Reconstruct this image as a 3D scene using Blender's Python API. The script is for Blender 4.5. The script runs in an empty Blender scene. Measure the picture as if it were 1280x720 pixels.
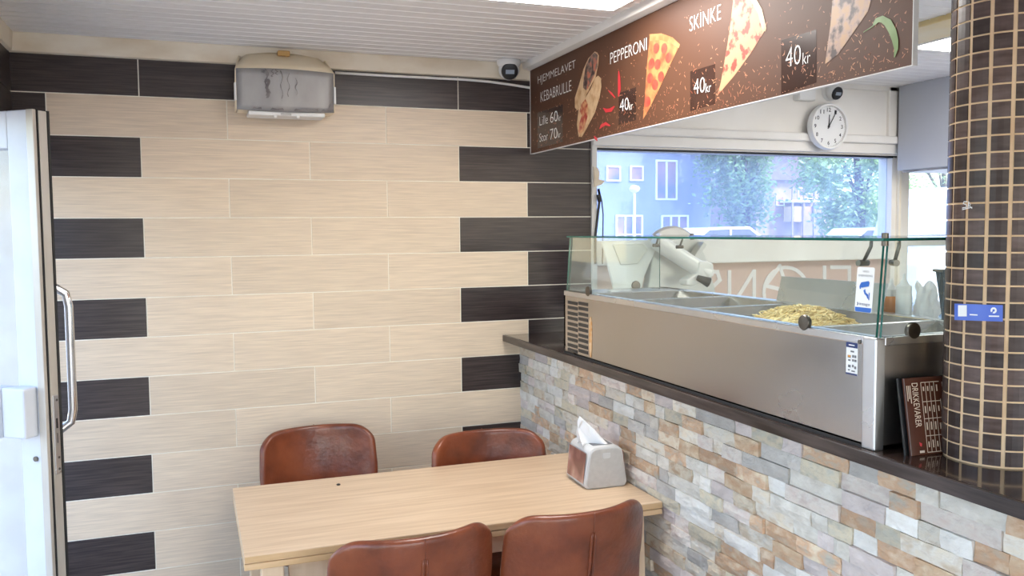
import bpy, bmesh, math, random
from mathutils import Vector, Matrix
random.seed(7)
R_ = random.Random(11)
scn = bpy.context.scene
col = scn.collection

# ---------------------------------------------------------------- camera
CAM = Vector((-1.3765, -3.6151, 1.6017)); FPX = 1085.0
YAW, PIT, ROL = 0.354553, 0.0660155, -0.0083759
def _axes():
    cy, sy, cp, sp = math.cos(YAW), math.sin(YAW), math.cos(PIT), math.sin(PIT)
    f = Vector((sy*cp, cy*cp, -sp)); rt = Vector((cy, -sy, 0)); up = rt.cross(f)
    c, s = math.cos(ROL), math.sin(ROL)
    return rt*c+up*s, up*c-rt*s, f
RT, UP, FW = _axes()
cd = bpy.data.cameras.new('camera'); cam = bpy.data.objects.new('camera', cd); col.objects.link(cam)
cd.sensor_width = 36.0; cd.lens = 36.0*FPX/1280.0; cd.clip_start = 0.05; cd.clip_end = 500
m = Matrix((RT, UP, -FW)).transposed().to_4x4(); m.translation = CAM; cam.matrix_world = m
scn.camera = cam
def at(px, py, ax, val):
    """point where the ray of a pixel meets the plane axis=val"""
    d = FW*FPX + RT*(px-640) - UP*(py-360)
    return CAM + d*((val-CAM[ax])/d[ax])
def pj(p):
    d = Vector(p)-CAM; z = d.dot(FW)
    return (640+FPX*d.dot(RT)/z, 360-FPX*d.dot(UP)/z, z)

# ---------------------------------------------------------------- world, sun, exposure
w = bpy.data.worlds.new('sky'); scn.world = w; w.use_nodes = True
nt = w.node_tree; nt.nodes.clear()
sky = nt.nodes.new('ShaderNodeTexSky'); sky.sky_type = 'NISHITA'; sky.sun_disc = False
sky.sun_elevation = math.radians(48); sky.sun_rotation = math.radians(150); sky.air_density = 1.0; sky.dust_density = 1.5
bg = nt.nodes.new('ShaderNodeBackground'); bg.inputs[1].default_value = 0.36
wo = nt.nodes.new('ShaderNodeOutputWorld')
nt.links.new(sky.outputs[0], bg.inputs[0]); nt.links.new(bg.outputs[0], wo.inputs[0])
sl = bpy.data.lights.new('sun_offscreen', 'SUN'); sl.energy = 2.6; sl.angle = 0.01; sl.color = (1, .95, .87)
so = bpy.data.objects.new('sun_offscreen', sl); col.objects.link(so)
sd = Vector((0.45, -0.62, 0.85)).normalized()          # towards the sun: behind and right of the room
so.rotation_euler = sd.to_track_quat('Z', 'Y').to_euler(); so.location = (5, -8, 12)
vs = scn.view_settings
vs.view_transform = 'Standard'; vs.look = 'None'; vs.gamma = 1; vs.use_curve_mapping = False
vs.exposure = 1.5
PANEL = 7.0          # radiance of the ceiling light panels

# ---------------------------------------------------------------- materials
def new_mat(name):
    mt = bpy.data.materials.new(name); mt.use_nodes = True
    n = mt.node_tree.nodes; n.clear()
    o = n.new('ShaderNodeOutputMaterial'); return mt, n, mt.node_tree.links, o
def pmat(name, c1, c2=None, rough=.5, metal=0, scale=6, stretch=(1, 1, 1), lo=.35, hi=.65, bump=0, bscale=40,
         coat=0, spec=.5, rnd=0, detail=5, c3=None, rough2=None):
    mt, n, L, o = new_mat(name)
    p = n.new('ShaderNodeBsdfPrincipled'); L.new(p.outputs[0], o.inputs[0])
    p.inputs['Roughness'].default_value = rough; p.inputs['Metallic'].default_value = metal
    p.inputs['Coat Weight'].default_value = coat; p.inputs['Coat Roughness'].default_value = .12
    p.inputs['Specular IOR Level'].default_value = spec
    p.inputs['Base Color'].default_value = (*c1, 1)
    if c2 is None and not bump: return mt
    tc = n.new('ShaderNodeTexCoord'); oi = n.new('ShaderNodeObjectInfo')
    mu = n.new('ShaderNodeVectorMath'); mu.operation = 'MULTIPLY'; mu.inputs[1].default_value = stretch
    ad = n.new('ShaderNodeVectorMath'); ad.operation = 'ADD'
    cb = n.new('ShaderNodeMath'); cb.operation = 'MULTIPLY'; cb.inputs[1].default_value = 37.0
    L.new(tc.outputs['Object'], mu.inputs[0]); L.new(mu.outputs[0], ad.inputs[0])
    L.new(oi.outputs['Random'], cb.inputs[0]); L.new(cb.outputs[0], ad.inputs[1])
    if c2 is not None:
        no = n.new('ShaderNodeTexNoise'); no.inputs['Scale'].default_value = scale; no.inputs['Detail'].default_value = detail
        L.new(ad.outputs[0], no.inputs['Vector'])
        cr = n.new('ShaderNodeValToRGB'); e = cr.color_ramp.elements
        e[0].position = lo; e[0].color = (*c1, 1); e[1].position = hi; e[1].color = (*c2, 1)
        if c3: x = e.new((lo+hi)/2); x.color = (*c3, 1)
        L.new(no.outputs['Fac'], cr.inputs[0]); src = cr.outputs[0]
        if rnd:
            hs = n.new('ShaderNodeHueSaturation'); mr = n.new('ShaderNodeMapRange')
            mr.inputs[3].default_value = 1-rnd; mr.inputs[4].default_value = 1+rnd
            L.new(oi.outputs['Random'], mr.inputs[0]); L.new(mr.outputs[0], hs.inputs['Value']); L.new(src, hs.inputs['Color']); src = hs.outputs[0]
        L.new(src, p.inputs['Base Color'])
        if rough2 is not None:
            mr2 = n.new('ShaderNodeMapRange'); mr2.inputs[1].default_value = lo; mr2.inputs[2].default_value = hi
            mr2.inputs[3].default_value = rough; mr2.inputs[4].default_value = rough2
            L.new(no.outputs['Fac'], mr2.inputs[0]); L.new(mr2.outputs[0], p.inputs['Roughness'])
    if bump:
        nb = n.new('ShaderNodeTexNoise'); nb.inputs['Scale'].default_value = bscale; nb.inputs['Detail'].default_value = 6
        L.new(ad.outputs[0], nb.inputs['Vector'])
        bp = n.new('ShaderNodeBump'); bp.inputs['Strength'].default_value = bump; bp.inputs['Distance'].default_value = .01
        L.new(nb.outputs['Fac'], bp.inputs['Height']); L.new(bp.outputs[0], p.inputs['Normal'])
    return mt
def emat(name, c, s):
    mt, n, L, o = new_mat(name)
    e = n.new('ShaderNodeEmission'); e.inputs[0].default_value = (*c, 1); e.inputs[1].default_value = s
    L.new(e.outputs[0], o.inputs[0]); return mt
def glassmat(name, tint, refl=1.0, haze=0, hazec=(1, 1, 1), hscale=(1, 1, 1)):
    """thin architectural pane: transparent + fresnel gloss, optionally with a scattering film of dirt"""
    mt, n, L, o = new_mat(name)
    tr = n.new('ShaderNodeBsdfTransparent'); tr.inputs[0].default_value = (*tint, 1)
    gl = n.new('ShaderNodeBsdfGlossy'); gl.inputs['Roughness'].default_value = .02
    lw = n.new('ShaderNodeLayerWeight'); lw.inputs[0].default_value = .5
    pw = n.new('ShaderNodeMath'); pw.operation = 'POWER'; pw.inputs[1].default_value = 5.0; L.new(lw.outputs['Facing'], pw.inputs[0])
    fr = n.new('ShaderNodeMath'); fr.operation = 'MULTIPLY_ADD'; fr.inputs[1].default_value = .9; fr.inputs[2].default_value = .045; L.new(pw.outputs[0], fr.inputs[0])
    mx = n.new('ShaderNodeMixShader'); ml = n.new('ShaderNodeMath'); ml.operation = 'MULTIPLY'; ml.inputs[1].default_value = refl
    L.new(fr.outputs[0], ml.inputs[0]); L.new(ml.outputs[0], mx.inputs[0]); L.new(tr.outputs[0], mx.inputs[1]); L.new(gl.outputs[0], mx.inputs[2])
    out = mx.outputs[0]
    if haze:
        tl = n.new('ShaderNodeBsdfTranslucent'); tl.inputs[0].default_value = (*hazec, 1)
        tc = n.new('ShaderNodeTexCoord'); mp = n.new('ShaderNodeMapping'); mp.inputs['Scale'].default_value = hscale
        no = n.new('ShaderNodeTexNoise'); no.inputs['Scale'].default_value = 5; no.inputs['Detail'].default_value = 8
        mr = n.new('ShaderNodeMapRange'); mr.inputs[1].default_value = .3; mr.inputs[2].default_value = .7
        mr.inputs[3].default_value = haze*.7; mr.inputs[4].default_value = haze*1.3
        L.new(tc.outputs['Object'], mp.inputs[0]); L.new(mp.outputs[0], no.inputs['Vector']); L.new(no.outputs['Fac'], mr.inputs[0])
        m2 = n.new('ShaderNodeMixShader'); L.new(mr.outputs[0], m2.inputs[0]); L.new(out, m2.inputs[1]); L.new(tl.outputs[0], m2.inputs[2]); out = m2.outputs[0]
    L.new(out, o.inputs[0]); return mt
def filmmat(name, c, t=.6, rough=.5):
    mt, n, L, o = new_mat(name)
    d = n.new('ShaderNodeBsdfDiffuse'); d.inputs[0].default_value = (*c, 1)
    tl = n.new('ShaderNodeBsdfTranslucent'); tl.inputs[0].default_value = (*c, 1)
    mx = n.new('ShaderNodeMixShader'); mx.inputs[0].default_value = t
    L.new(d.outputs[0], mx.inputs[1]); L.new(tl.outputs[0], mx.inputs[2]); L.new(mx.outputs[0], o.inputs[0]); return mt

M = {}
M['beige'] = pmat('beige_tile', (.74, .60, .445), (.57, .455, .34), .42, scale=8, stretch=(.9, 1, 26), lo=.32, hi=.76, rnd=.07, bump=.05, bscale=10, detail=8)
M['dark'] = pmat('dark_tile', (.022, .0145, .014), (.068, .048, .045), .33, scale=6.0, stretch=(1.0, 1, 26), lo=.38, hi=.75, rnd=.12, bump=.05, bscale=12, detail=8)
M['dark_y'] = pmat('dark_tile_side', (.022, .0145, .014), (.062, .043, .041), .33, scale=3.0, stretch=(1, 1.2, 22), lo=.38, hi=.75, rnd=.12)
M['grout'] = pmat('grout', (.90, .85, .74), (.84, .77, .64), .8, scale=12)
M['white'] = pmat('white_paint', (.83, .81, .77), (.77, .74, .69), .5, scale=4)
M['cream_wall'] = pmat('cream_painted_panel', (.87, .84, .78), (.82, .78, .71), .5, scale=3)
M['board'] = pmat('ceiling_board_paint', (.90, .88, .86), (.85, .83, .81), .45, scale=2, stretch=(1, 6, 1), rnd=.03)
M['bead'] = pmat('ceiling_bead_paint', (.95, .94, .92), None, .4)
M['trim'] = pmat('stained_cream_trim', (.84, .755, .61), (.66, .53, .36), .55, scale=5, stretch=(1, 1, 2), lo=.42, hi=.8, detail=9)
M['floor'] = pmat('floor_tile', (.52, .49, .45), (.44, .41, .38), .4, scale=4)
M['plaster'] = pmat('plaster', (.82, .79, .74), (.78, .75, .70), .7, scale=5)
M['plastic_w'] = pmat('white_plastic', (.82, .81, .78), None, .35)
M['cream_p'] = pmat('yellowed_plastic', (.88, .78, .60), (.82, .69, .48), .4, scale=6)
M['black'] = pmat('black_plastic', (.012, .012, .014), None, .3)
M['rubber'] = pmat('rubber', (.02, .02, .02), None, .7)
M['steel'] = pmat('brushed_steel', (.45, .425, .405), (.50, .475, .46), .15, 1.0, scale=2.2, stretch=(1, 1, 2), lo=.3, hi=.75, rough2=.30, detail=6)
M['steel_l'] = pmat('bright_steel', (.72, .72, .73), (.62, .62, .63), .22, 1.0, scale=5, rough2=.35)
M['alu'] = pmat('cast_aluminium', (.66, .66, .64), (.58, .58, .55), .38, .55, scale=6)
M['darksteel'] = pmat('dark_clip_metal', (.13, .115, .10), (.20, .18, .155), .3, 1.0, scale=20)
M['counter'] = pmat('dark_countertop', (.022, .013, .010), (.050, .030, .024), .10, scale=4, stretch=(1, 8, 8), coat=.4)
M['counter_edge'] = pmat('dark_countertop_edge', (.020, .013, .011), (.075, .056, .050), .28, scale=3, stretch=(1, 2, 26), detail=8)
M['leather'] = pmat('cognac_leather', (.25, .066, .025), (.11, .026, .011), .32, scale=9, lo=.32, hi=.68, bump=.18, bscale=60, detail=10, c3=(.195, .047, .018), coat=.2)
M['seam'] = pmat('leather_piping', (.17, .040, .016), None, .4)
M['wood'] = pmat('light_oak_laminate', (.74, .55, .37), (.60, .415, .255), .36, scale=4.0, stretch=(.8, 14, 14), lo=.36, hi=.70, detail=8)
M['wood_edge'] = pmat('oak_edge_band', (.74, .50, .28), (.62, .40, .20), .45, scale=3.2, stretch=(1, 12, 12))
M['wood_pale'] = pmat('pale_wood_leg', (.78, .60, .42), (.70, .52, .34), .45, scale=4, stretch=(8, 8, 1))
M['legmetal'] = pmat('black_leg_metal', (.02, .02, .02), None, .4, .3)
M['paper'] = pmat('napkin_paper', (.90, .90, .91), None, .8)
M['grey_p'] = pmat('light_grey_plastic', (.52, .50, .475), (.48, .46, .435), .4, scale=60)
M['grey_p2'] = pmat('paler_grey_plastic', (.60, .59, .575), None, .35)
M['smoke'] = pmat('printed_insert', (.22, .10, .075), (.62, .44, .36), .12, scale=9, lo=.4, hi=.62, c3=(.40, .20, .15), detail=2)
M['glass'] = glassmat('case_glass', (.95, .985, .975), 1.0, .035, (.85, .95, .95), (1, 1, 1))
M['glass_edge'] = pmat('green_glass_edge', (.005, .075, .06), (.012, .15, .12), .12, scale=5)
M['pane'] = glassmat('dirty_window_pane', (.84, .89, 1.0), .6, .17, (.70, .78, 1.0), (2.2, 1, .7))
M['pane2'] = glassmat('clear_window_pane', (.95, .97, 1.0), .8, .12, (.9, .95, 1.0), (1, 1, 1))
M['doorpane'] = glassmat('door_pane', (.93, .96, 1.0), .9, .05, (.85, .9, 1.0), (1, 1, 1))
M['film'] = filmmat('frosted_film', (.74, .585, .49), .55)
M['film_l'] = filmmat('white_film_letter', (.97, .97, .96), .5)
M['led'] = emat('led_panel', (1.0, .97, .93), PANEL)
M['doorwhite'] = pmat('white_door_enamel', (.66, .68, .73), (.61, .63, .68), .3, scale=8)
M['dooredge'] = pmat('door_edge_aluminium', (.62, .58, .52), (.48, .43, .37), .4, .35, scale=10, stretch=(1, 1, .2))
M['chrome'] = pmat('polished_steel', (.72, .72, .73), None, .12, 1.0)
M['hood'] = pmat('grey_hood_paint', (.46, .47, .50), (.43, .44, .47), .45, scale=2)
M['mosaic'] = pmat('brown_mosaic', (.042, .022, .017), (.100, .068, .061), .3, scale=6, stretch=(3, 3, 14), lo=.3, hi=.75, rnd=.5, spec=.35, detail=7)
M['mosaic_grout'] = pmat('tan_grout', (.78, .57, .36), (.68, .46, .27), .8, scale=20)

# ---------------------------------------------------------------- mesh helpers
class MB:
    def __init__(s): s.v = []; s.f = []; s.m = []
    def add(s, vs, fs, mi=0):
        b = len(s.v); s.v += [Vector(q) for q in vs]; s.f += [tuple(b+i for i in f) for f in fs]; s.m += [mi]*len(fs); return s
    def box(s, lo, hi, mi=0, mat=None):
        x0, y0, z0 = lo; x1, y1, z1 = hi
        vs = [Vector(q) for q in ((x0,y0,z0),(x1,y0,z0),(x1,y1,z0),(x0,y1,z0),(x0,y0,z1),(x1,y0,z1),(x1,y1,z1),(x0,y1,z1))]
        if mat: vs = [mat @ q for q in vs]
        return s.add(vs, [(0,3,2,1),(4,5,6,7),(0,1,5,4),(1,2,6,5),(2,3,7,6),(3,0,4,7)], mi)
    def prism(s, pts, d, mi=0):
        """planar polygon pts swept by vector d"""
        n = len(pts); d = Vector(d); a = [Vector(q) for q in pts]
        return s.add(a+[q+d for q in a], [tuple(range(n))[::-1], tuple(range(n, 2*n))]+[(i, (i+1) % n, n+(i+1) % n, n+i) for i in range(n)], mi)
    def flat(s, pts, mi=0): return s.add(pts, [tuple(range(len(pts)))], mi)
    def tube(s, path, r, n=10, mi=0, caps=True):
        P = [Vector(q) for q in path]; k = len(P); rs = r if isinstance(r, (list, tuple)) else [r]*k
        t0 = (P[1]-P[0]).normalized(); nx = t0.orthogonal().normalized(); vs = []
        for i in range(k):
            t = (P[min(i+1, k-1)]-P[max(i-1, 0)]).normalized()
            nx = (nx-t*nx.dot(t)).normalized(); ny = t.cross(nx)
            for j in range(n):
                a = 2*math.pi*j/n; vs.append(P[i]+(nx*math.cos(a)+ny*math.sin(a))*rs[i])
        fs = [(i*n+j, i*n+(j+1) % n, (i+1)*n+(j+1) % n, (i+1)*n+j) for i in range(k-1) for j in range(n)]
        if caps: fs += [tuple(range(n))[::-1], tuple(range((k-1)*n, k*n))]
        return s.add(vs, fs, mi)
    def lathe(s, prof, c, axis=(0, 0, 1), n=20, mi=0):
        """prof: list of (radius, height along axis)"""
        ax = Vector(axis).normalized(); nx = ax.orthogonal().normalized(); ny = ax.cross(nx); c = Vector(c); vs = []
        for r, h in prof:
            for j in range(n):
                a = 2*math.pi*j/n; vs.append(c+ax*h+(nx*math.cos(a)+ny*math.sin(a))*max(r, 1e-5))
        k = len(prof)
        fs = [(i*n+j, i*n+(j+1) % n, (i+1)*n+(j+1) % n, (i+1)*n+j) for i in range(k-1) for j in range(n)]
        fs += [tuple(range(n))[::-1], tuple(range((k-1)*n, k*n))]
        return s.add(vs, fs, mi)
    def grid(s, fn, nu, nv, mi=0):
        vs = [fn(i/(nu-1), j/(nv-1)) for j in range(nv) for i in range(nu)]
        return s.add(vs, [(j*nu+i, j*nu+i+1, (j+1)*nu+i+1, (j+1)*nu+i) for j in range(nv-1) for i in range(nu-1)], mi)
    def mesh(s, name, mats, off=Vector((0, 0, 0)), smooth=False, bevel=0, seg=2, weld=False):
        me = bpy.data.meshes.new(name); me.from_pydata([q-off for q in s.v], [], s.f)
        for mt in (mats if isinstance(mats, (list, tuple)) else [mats]): me.materials.append(mt)
        me.polygons.foreach_set('material_index', s.m)
        bm = bmesh.new(); bm.from_mesh(me)
        if weld: bmesh.ops.remove_doubles(bm, verts=bm.verts, dist=1e-5)
        bmesh.ops.recalc_face_normals(bm, faces=bm.faces)
        if bevel:
            es = [e for e in bm.edges if len(e.link_faces) == 2 and e.calc_face_angle(0) > .5]
            bmesh.ops.bevel(bm, geom=es, offset=bevel, segments=seg, profile=.5, affect='EDGES', clamp_overlap=True)
        bm.to_mesh(me); bm.free()
        if smooth:
            me.polygons.foreach_set('use_smooth', [True]*len(me.polygons))
            if smooth != 'all': me.set_sharp_from_angle(angle=math.radians(smooth if smooth > 1 else 40))
        return me
    def build(s, name, mat, parent=None, smooth=False, bevel=0, seg=2, weld=False, base=None):
        if parent is not None: off = wloc(parent)
        elif base is not None: off = Vector(base)
        else:
            xs = [q.x for q in s.v]; ys = [q.y for q in s.v]; zs = [q.z for q in s.v]
            off = Vector(((min(xs)+max(xs))/2, (min(ys)+max(ys))/2, min(zs)))
        me = s.mesh(name, M[mat] if isinstance(mat, str) else ([M[q] for q in mat] if isinstance(mat, (list, tuple)) else mat), off, smooth, bevel, seg, weld)
        o = bpy.data.objects.new(name, me); col.objects.link(o)
        if parent is not None: o.parent = parent
        else: o.location = off
        return o
def wloc(o):
    v = Vector((0, 0, 0))
    while o is not None: v = v+o.location; o = o.parent
    return v
def link(name, me, parent=None, loc=(0, 0, 0), rot=None):
    o = bpy.data.objects.new(name, me); col.objects.link(o); o.parent = parent; o.location = loc
    if rot: o.rotation_euler = rot
    return o
def tag(o, label, cat, group=None):
    o['label'] = label; o['category'] = cat
    if group: o['group'] = group
    return o
def struct(o, label=None, cat=None):
    o['kind'] = 'structure'
    if label: o['label'] = label
    if cat: o['category'] = cat
    return o
def thing(name, loc, label=None, cat=None, group=None, rz=0):
    o = bpy.data.objects.new(name, None); col.objects.link(o); o.location = loc; o.rotation_euler = (0, 0, rz); o.empty_display_size = .1
    if label: tag(o, label, cat, group)
    return o
def copy_tree(o, parent=None):
    c = o.copy(); col.objects.link(c); c.parent = parent
    for ch in list(o.children): copy_tree(ch, c)
    return c
_tc = {}
def text_poly(s, thin=0.0):
    if (s, thin) in _tc: return _tc[(s, thin)]
    c = bpy.data.curves.new('t', 'FONT'); c.body = s; c.offset = thin; c.resolution_u = 3
    o = bpy.data.objects.new('t', c); col.objects.link(o)
    me = bpy.data.meshes.new_from_object(o.evaluated_get(bpy.context.evaluated_depsgraph_get()))
    vs = [(v.co.x, v.co.y) for v in me.vertices]; fs = [tuple(p.vertices) for p in me.polygons]
    bpy.data.objects.remove(o); bpy.data.curves.remove(c); bpy.data.meshes.remove(me)
    x0 = min(v[0] for v in vs); x1 = max(v[0] for v in vs); y0 = min(v[1] for v in vs); y1 = max(v[1] for v in vs)
    r = ([((x-x0)/(x1-x0), (y-y0)/(y1-y0)) for x, y in vs], fs); _tc[(s, thin)] = r; return r
def put_text(mb, s, o, ex, ey, thin=0.0, mi=0):
    """text box fitted to origin o, full width vector ex, full height vector ey"""
    vs, fs = text_poly(s, thin); o, ex, ey = Vector(o), Vector(ex), Vector(ey)
    mb.add([o+ex*x+ey*y for x, y in vs], fs, mi)
def disc(c, ex, ey, n=16): return [Vector(c)+Vector(ex)*math.cos(2*math.pi*i/n)+Vector(ey)*math.sin(2*math.pi*i/n) for i in range(n)]

# ---------------------------------------------------------------- room shell
XL, XR, YF, ZC = -1.974, 3.4, -6.0, 2.33
H, W, X0, Z0, J = .153, .631, -.278, 2.121, .004
WX0, WX1, WZ0, WZ1 = .353, 2.150, .95, 1.978        # big kitchen window
struct(MB().box((XL-.15, YF, -.1), (XR+.15, .15, 0)).build('floor', 'floor'), 'plain floor of the eatery', 'floor')

wb = MB()
wb.box((XL-.15, 0, 0), (WX0, .15, 2.45)); wb.box((WX0, 0, 0), (WX1, .15, WZ0)); wb.box((WX0, 0, WZ1), (XR+.15, .15, 2.45))
wb.box((WX1, 0, 0), (WX1+.015, .15, WZ1)); wb.box((3.1, 0, 0), (XR+.15, .15, WZ1)); wb.box((WX1+.015, 0, 0), (3.1, .15, .9))
wall_back = struct(wb.build('wall_back', 'grout', base=(0, 0, 0)), 'tiled back wall in beige and dark brown wood look tiles', 'wall')
tile_mesh = {}
def tile(x0, x1, z0, z1, mt):
    sz = (round(x1-x0, 3), round(z1-z0, 3), mt)
    if sz not in tile_mesh:
        a, b = sz[0]/2-J/2, sz[1]/2-J/2
        tile_mesh[sz] = MB().box((-a, -.0022, -b), (a, .002, b)).mesh('tile', M[mt], bevel=.0006, seg=1)
    link('tile', tile_mesh[sz], wall_back, ((x0+x1)/2, -.0, (z0+z1)/2))
for r in range(-1, 14):
    zt = Z0-r*H; zb = max(zt-H, 0.02)
    if r == -1: zt = Z0+H-.008; zb = Z0
    seams = [X0+W*(n+(.5 if r % 2 == 0 else 0)) for n in range(-4, 3)]
    xs = [XL]+[q for q in seams if XL+.02 < q < WX0-.02]+[WX0]
    for a, b in zip(xs, xs[1:]):
        if zt < 1.12 and a > .06: continue
        dk = r == -1 or (r % 2 == 0 and (a < XL+.01 or a > 0)) or (r % 2 == 1 and (a < XL+.01 or a > X0-.01))
        tile(a, b, zb, zt, 'dark' if dk else 'beige')
# left wall with the doorway and shop windows
wl = MB()
D0, D1, DZ = -.06, -1.28, 1.968
for a, b, z0, z1 in ((0.0, D0, 0, 2.45), (D0, D1, DZ, 2.45), (D1, -1.7, 0, 2.45), (-1.7, -3.3, 0, .7), (-1.7, -3.3, 2.05, 2.45), (-3.3, -3.9, 0, 2.45), (-3.9, -5.6, 0, .7), (-3.9, -5.6, 2.05, 2.45), (-5.6, YF, 0, 2.45)):
    wl.box((XL-.15, b, z0), (XL, a, z1))
wall_left = struct(wl.build('wall_left', 'grout', base=(0, 0, 0)), 'side wall with dark tiles over the open doorway', 'wall')
for r, zz in ((-1, (Z0, Z0+H-.008)), (0, (Z0-H, Z0))):
    ys = [0, -.30, -.93, -1.56, -2.19] if r == -1 else [0, -.62, -1.25, -1.7]
    for a, b in zip(ys, ys[1:]):
        me = MB().box((-.002, -(a-b)/2+J/2, -(zz[1]-zz[0])/2+J/2), (.008, (a-b)/2-J/2, (zz[1]-zz[0])/2-J/2)).mesh('tile', M['dark_y'], bevel=.0012, seg=1)
        link('tile', me, wall_left, (XL, (a+b)/2, (zz[0]+zz[1])/2))
struct(MB().box((XR, YF, 0), (XR+.15, 0, 2.45)).build('wall_right', 'plaster'), 'plain plaster wall at the end of the kitchen', 'wall')
wf = MB()  # unseen wall behind the camera, openings invented to let sky light in
for a, b, z0, z1 in ((XL-.15, XL+.3, 0, 2.45), (XL+.3, XR-.3, 0, .35), (XL+.3, XR-.3, 2.15, 2.45), (XR-.3, XR+.15, 0, 2.45), (.2, .35, .35, 2.15), (1.6, 1.75, .35, 2.15), (-1.0, -.85, .35, 2.15)):
    wf.box((a, YF-.15, z0), (b, YF, z1))
struct(wf.build('wall_front', 'plaster', base=(0, 0, 0)), 'unseen front wall with wide openings added for daylight', 'wall')
# ceiling
ceil = struct(MB().box((XL-.15, YF-.15, ZC+.012), (XR+.15, .15, 2.46)).build('ceiling', 'white', base=(0, 0, 0)), 'white boarded ceiling', 'ceiling')
PB = .0675
bme = MB().box((XL, -PB/2+.0004, 0), (XR, PB/2-.0004, .013)).mesh('ceiling_board', M['board'], bevel=.0008, seg=1)
bd = MB().tube([(XL, 0, 0), (XR, 0, 0)], .0034, 6).mesh('bead', M['bead'], smooth='all')
for i in range(int(-YF/PB)):
    b_ = link('ceiling_board', bme, ceil, (0, -PB*(i+.5)-.006, ZC))
    link('bead', bd, b_, (0, -PB/2, .001))
# trims: stained board on top of the tiles, header over the window, moulding beside the menu sign
t1 = MB().prism([(XL, 0, 2.259), (XL, -.022, 2.262), (XL, -.026, 2.331), (XL, 0, 2.331)], (2.327, 0, 0))
struct(t1.build('trim_1', 'trim', base=(0, 0, 0), bevel=.003), 'stained cream board along the top of the tiled wall', 'trim')
t1b = MB().prism([(XL, -.03, 2.259), (XL+.022, -.03, 2.262), (XL+.026, -.03, 2.331), (XL, -.03, 2.331)], (0, -2.2, 0))
struct(t1b.build('trim_5', 'trim', base=(0, 0, 0), bevel=.003), 'stained cream board over the doorway tiles', 'trim')
t2 = MB(); t2.box((WX0+.02, -.012, 1.985), (XR-.02, 0, 2.331))
hdr = struct(t2.build('trim_2', 'cream_wall', base=(0, 0, 0)), 'cream panel over the kitchen window', 'trim')
MB().box((WX0+.02, -.045, 2.035), (2.10, -.008, 2.075)).build('rail', 'white', hdr, bevel=.008)
MB().box((2.045, -.030, 2.07), (2.10, -.008, 2.33)).build('batten', 'cream_wall', hdr, bevel=.004)
MB().box((WX0, -.022, 1.985), (2.12, -.004, 2.036)).build('sill_board', 'white', hdr, bevel=.003)
MB().box((WX0+.02, -.03, 2.306), (2.10, -.008, 2.331)).build('cornice', 'cream_wall', hdr, bevel=.003)
t3 = MB().prism([(.004, -.02, 2.332), (.012, -.02, 2.305), (.04, -.02, 2.298), (.075, -.02, 2.31), (.085, -.02, 2.332)], (0, -3.4, 0))
struct(t3.build('trim_3', 'white', base=(0, 0, 0), bevel=.003), 'white ceiling moulding running above the menu sign', 'trim')
t4 = MB().box((WX0-.004, -.016, 1.2), (WX0+.022, .0, WZ1+.03))
struct(t4.build('trim_4', 'white', base=(0, 0, 0), bevel=.003), 'chipped white strip between dark tiles and kitchen window', 'trim')

# kitchen window
win = struct(thing('window_1', (WX0, .05, WZ0)), 'wide dirty kitchen window with white frame', 'window')
f = MB()
f.box((WX0, .02, WZ0), (WX0+.03, .10, WZ1)); f.box((WX1-.03, .02, WZ0), (WX1+.01, .10, WZ1)); f.box((WX0, .02, WZ0), (WX1, .10, WZ0+.05))
f.build('frame', 'white', win, bevel=.004)
MB().box((WX0, .02, WZ1-.010), (WX1, .10, WZ1)).build('dark_strip', 'black', win)  # thin black strip along the top of the window
MB().box((WX0+.03, .01, 1.435), (WX1-.03, .11, 1.552)).build('rail', 'white', win, bevel=.006)
MB().box((WX0+.03, .056, 1.552), (WX1-.03, .060, WZ1-.01)).build('pane', 'pane', win)
fl = MB().box((WX0+.03, .056, WZ0+.05), (WX1-.03, .062, 1.435)).build('film_pane', 'film', win)
def stroke(mb, a, b, wd, y=.052):
    y -= .0002*len(mb.v)/8
    a, b = at(*a, 1, y), at(*b, 1, y); d = (b-a).normalized(); n_ = Vector((-d.z, 0, d.x))*wd/2; e = d*wd/2*.9
    mb.prism([a-n_-e, b-n_+e, b+n_+e, a+n_-e], (0, .004, 0))
lt = MB()
for a, b in (((1062, 334), (1062, 380)), ((1040, 334), (1062, 334)), ((1041, 357), (1062, 357)), ((1040, 380), (1062, 380)),
             ((1031, 334), (1031, 380)), ((1013, 380), (1031, 380)),
             ((957, 357), (975, 333)), ((975, 333), (985, 364)), ((985, 364), (957, 357)),
             ((912, 340), (912, 386)), ((943, 339), (943, 386)), ((942, 340), (914, 385)),
             ((887, 339), (897, 340)), ((897, 340), (900, 350)), ((900, 350), (888, 362)), ((888, 362), (887, 374)), ((887, 374), (900, 384))):
    stroke(lt, a, b, .020)
arc = [at(982+28*math.cos(t), 365-31*math.sin(t), 1, .052) for t in [math.radians(105-i*15) for i in range(24)]]
for a, b in zip(arc, arc[1:]):
    d = (b-a).normalized(); n_ = Vector((-d.z, 0, d.x))*.009; yo = Vector((0, -.0002*len(lt.v)/8, 0)); lt.prism([a-n_+yo, b-n_+yo, b+n_+yo, a+n_+yo], (0, .004, 0))
lt.build('window_lettering', 'film_l', fl)
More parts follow.
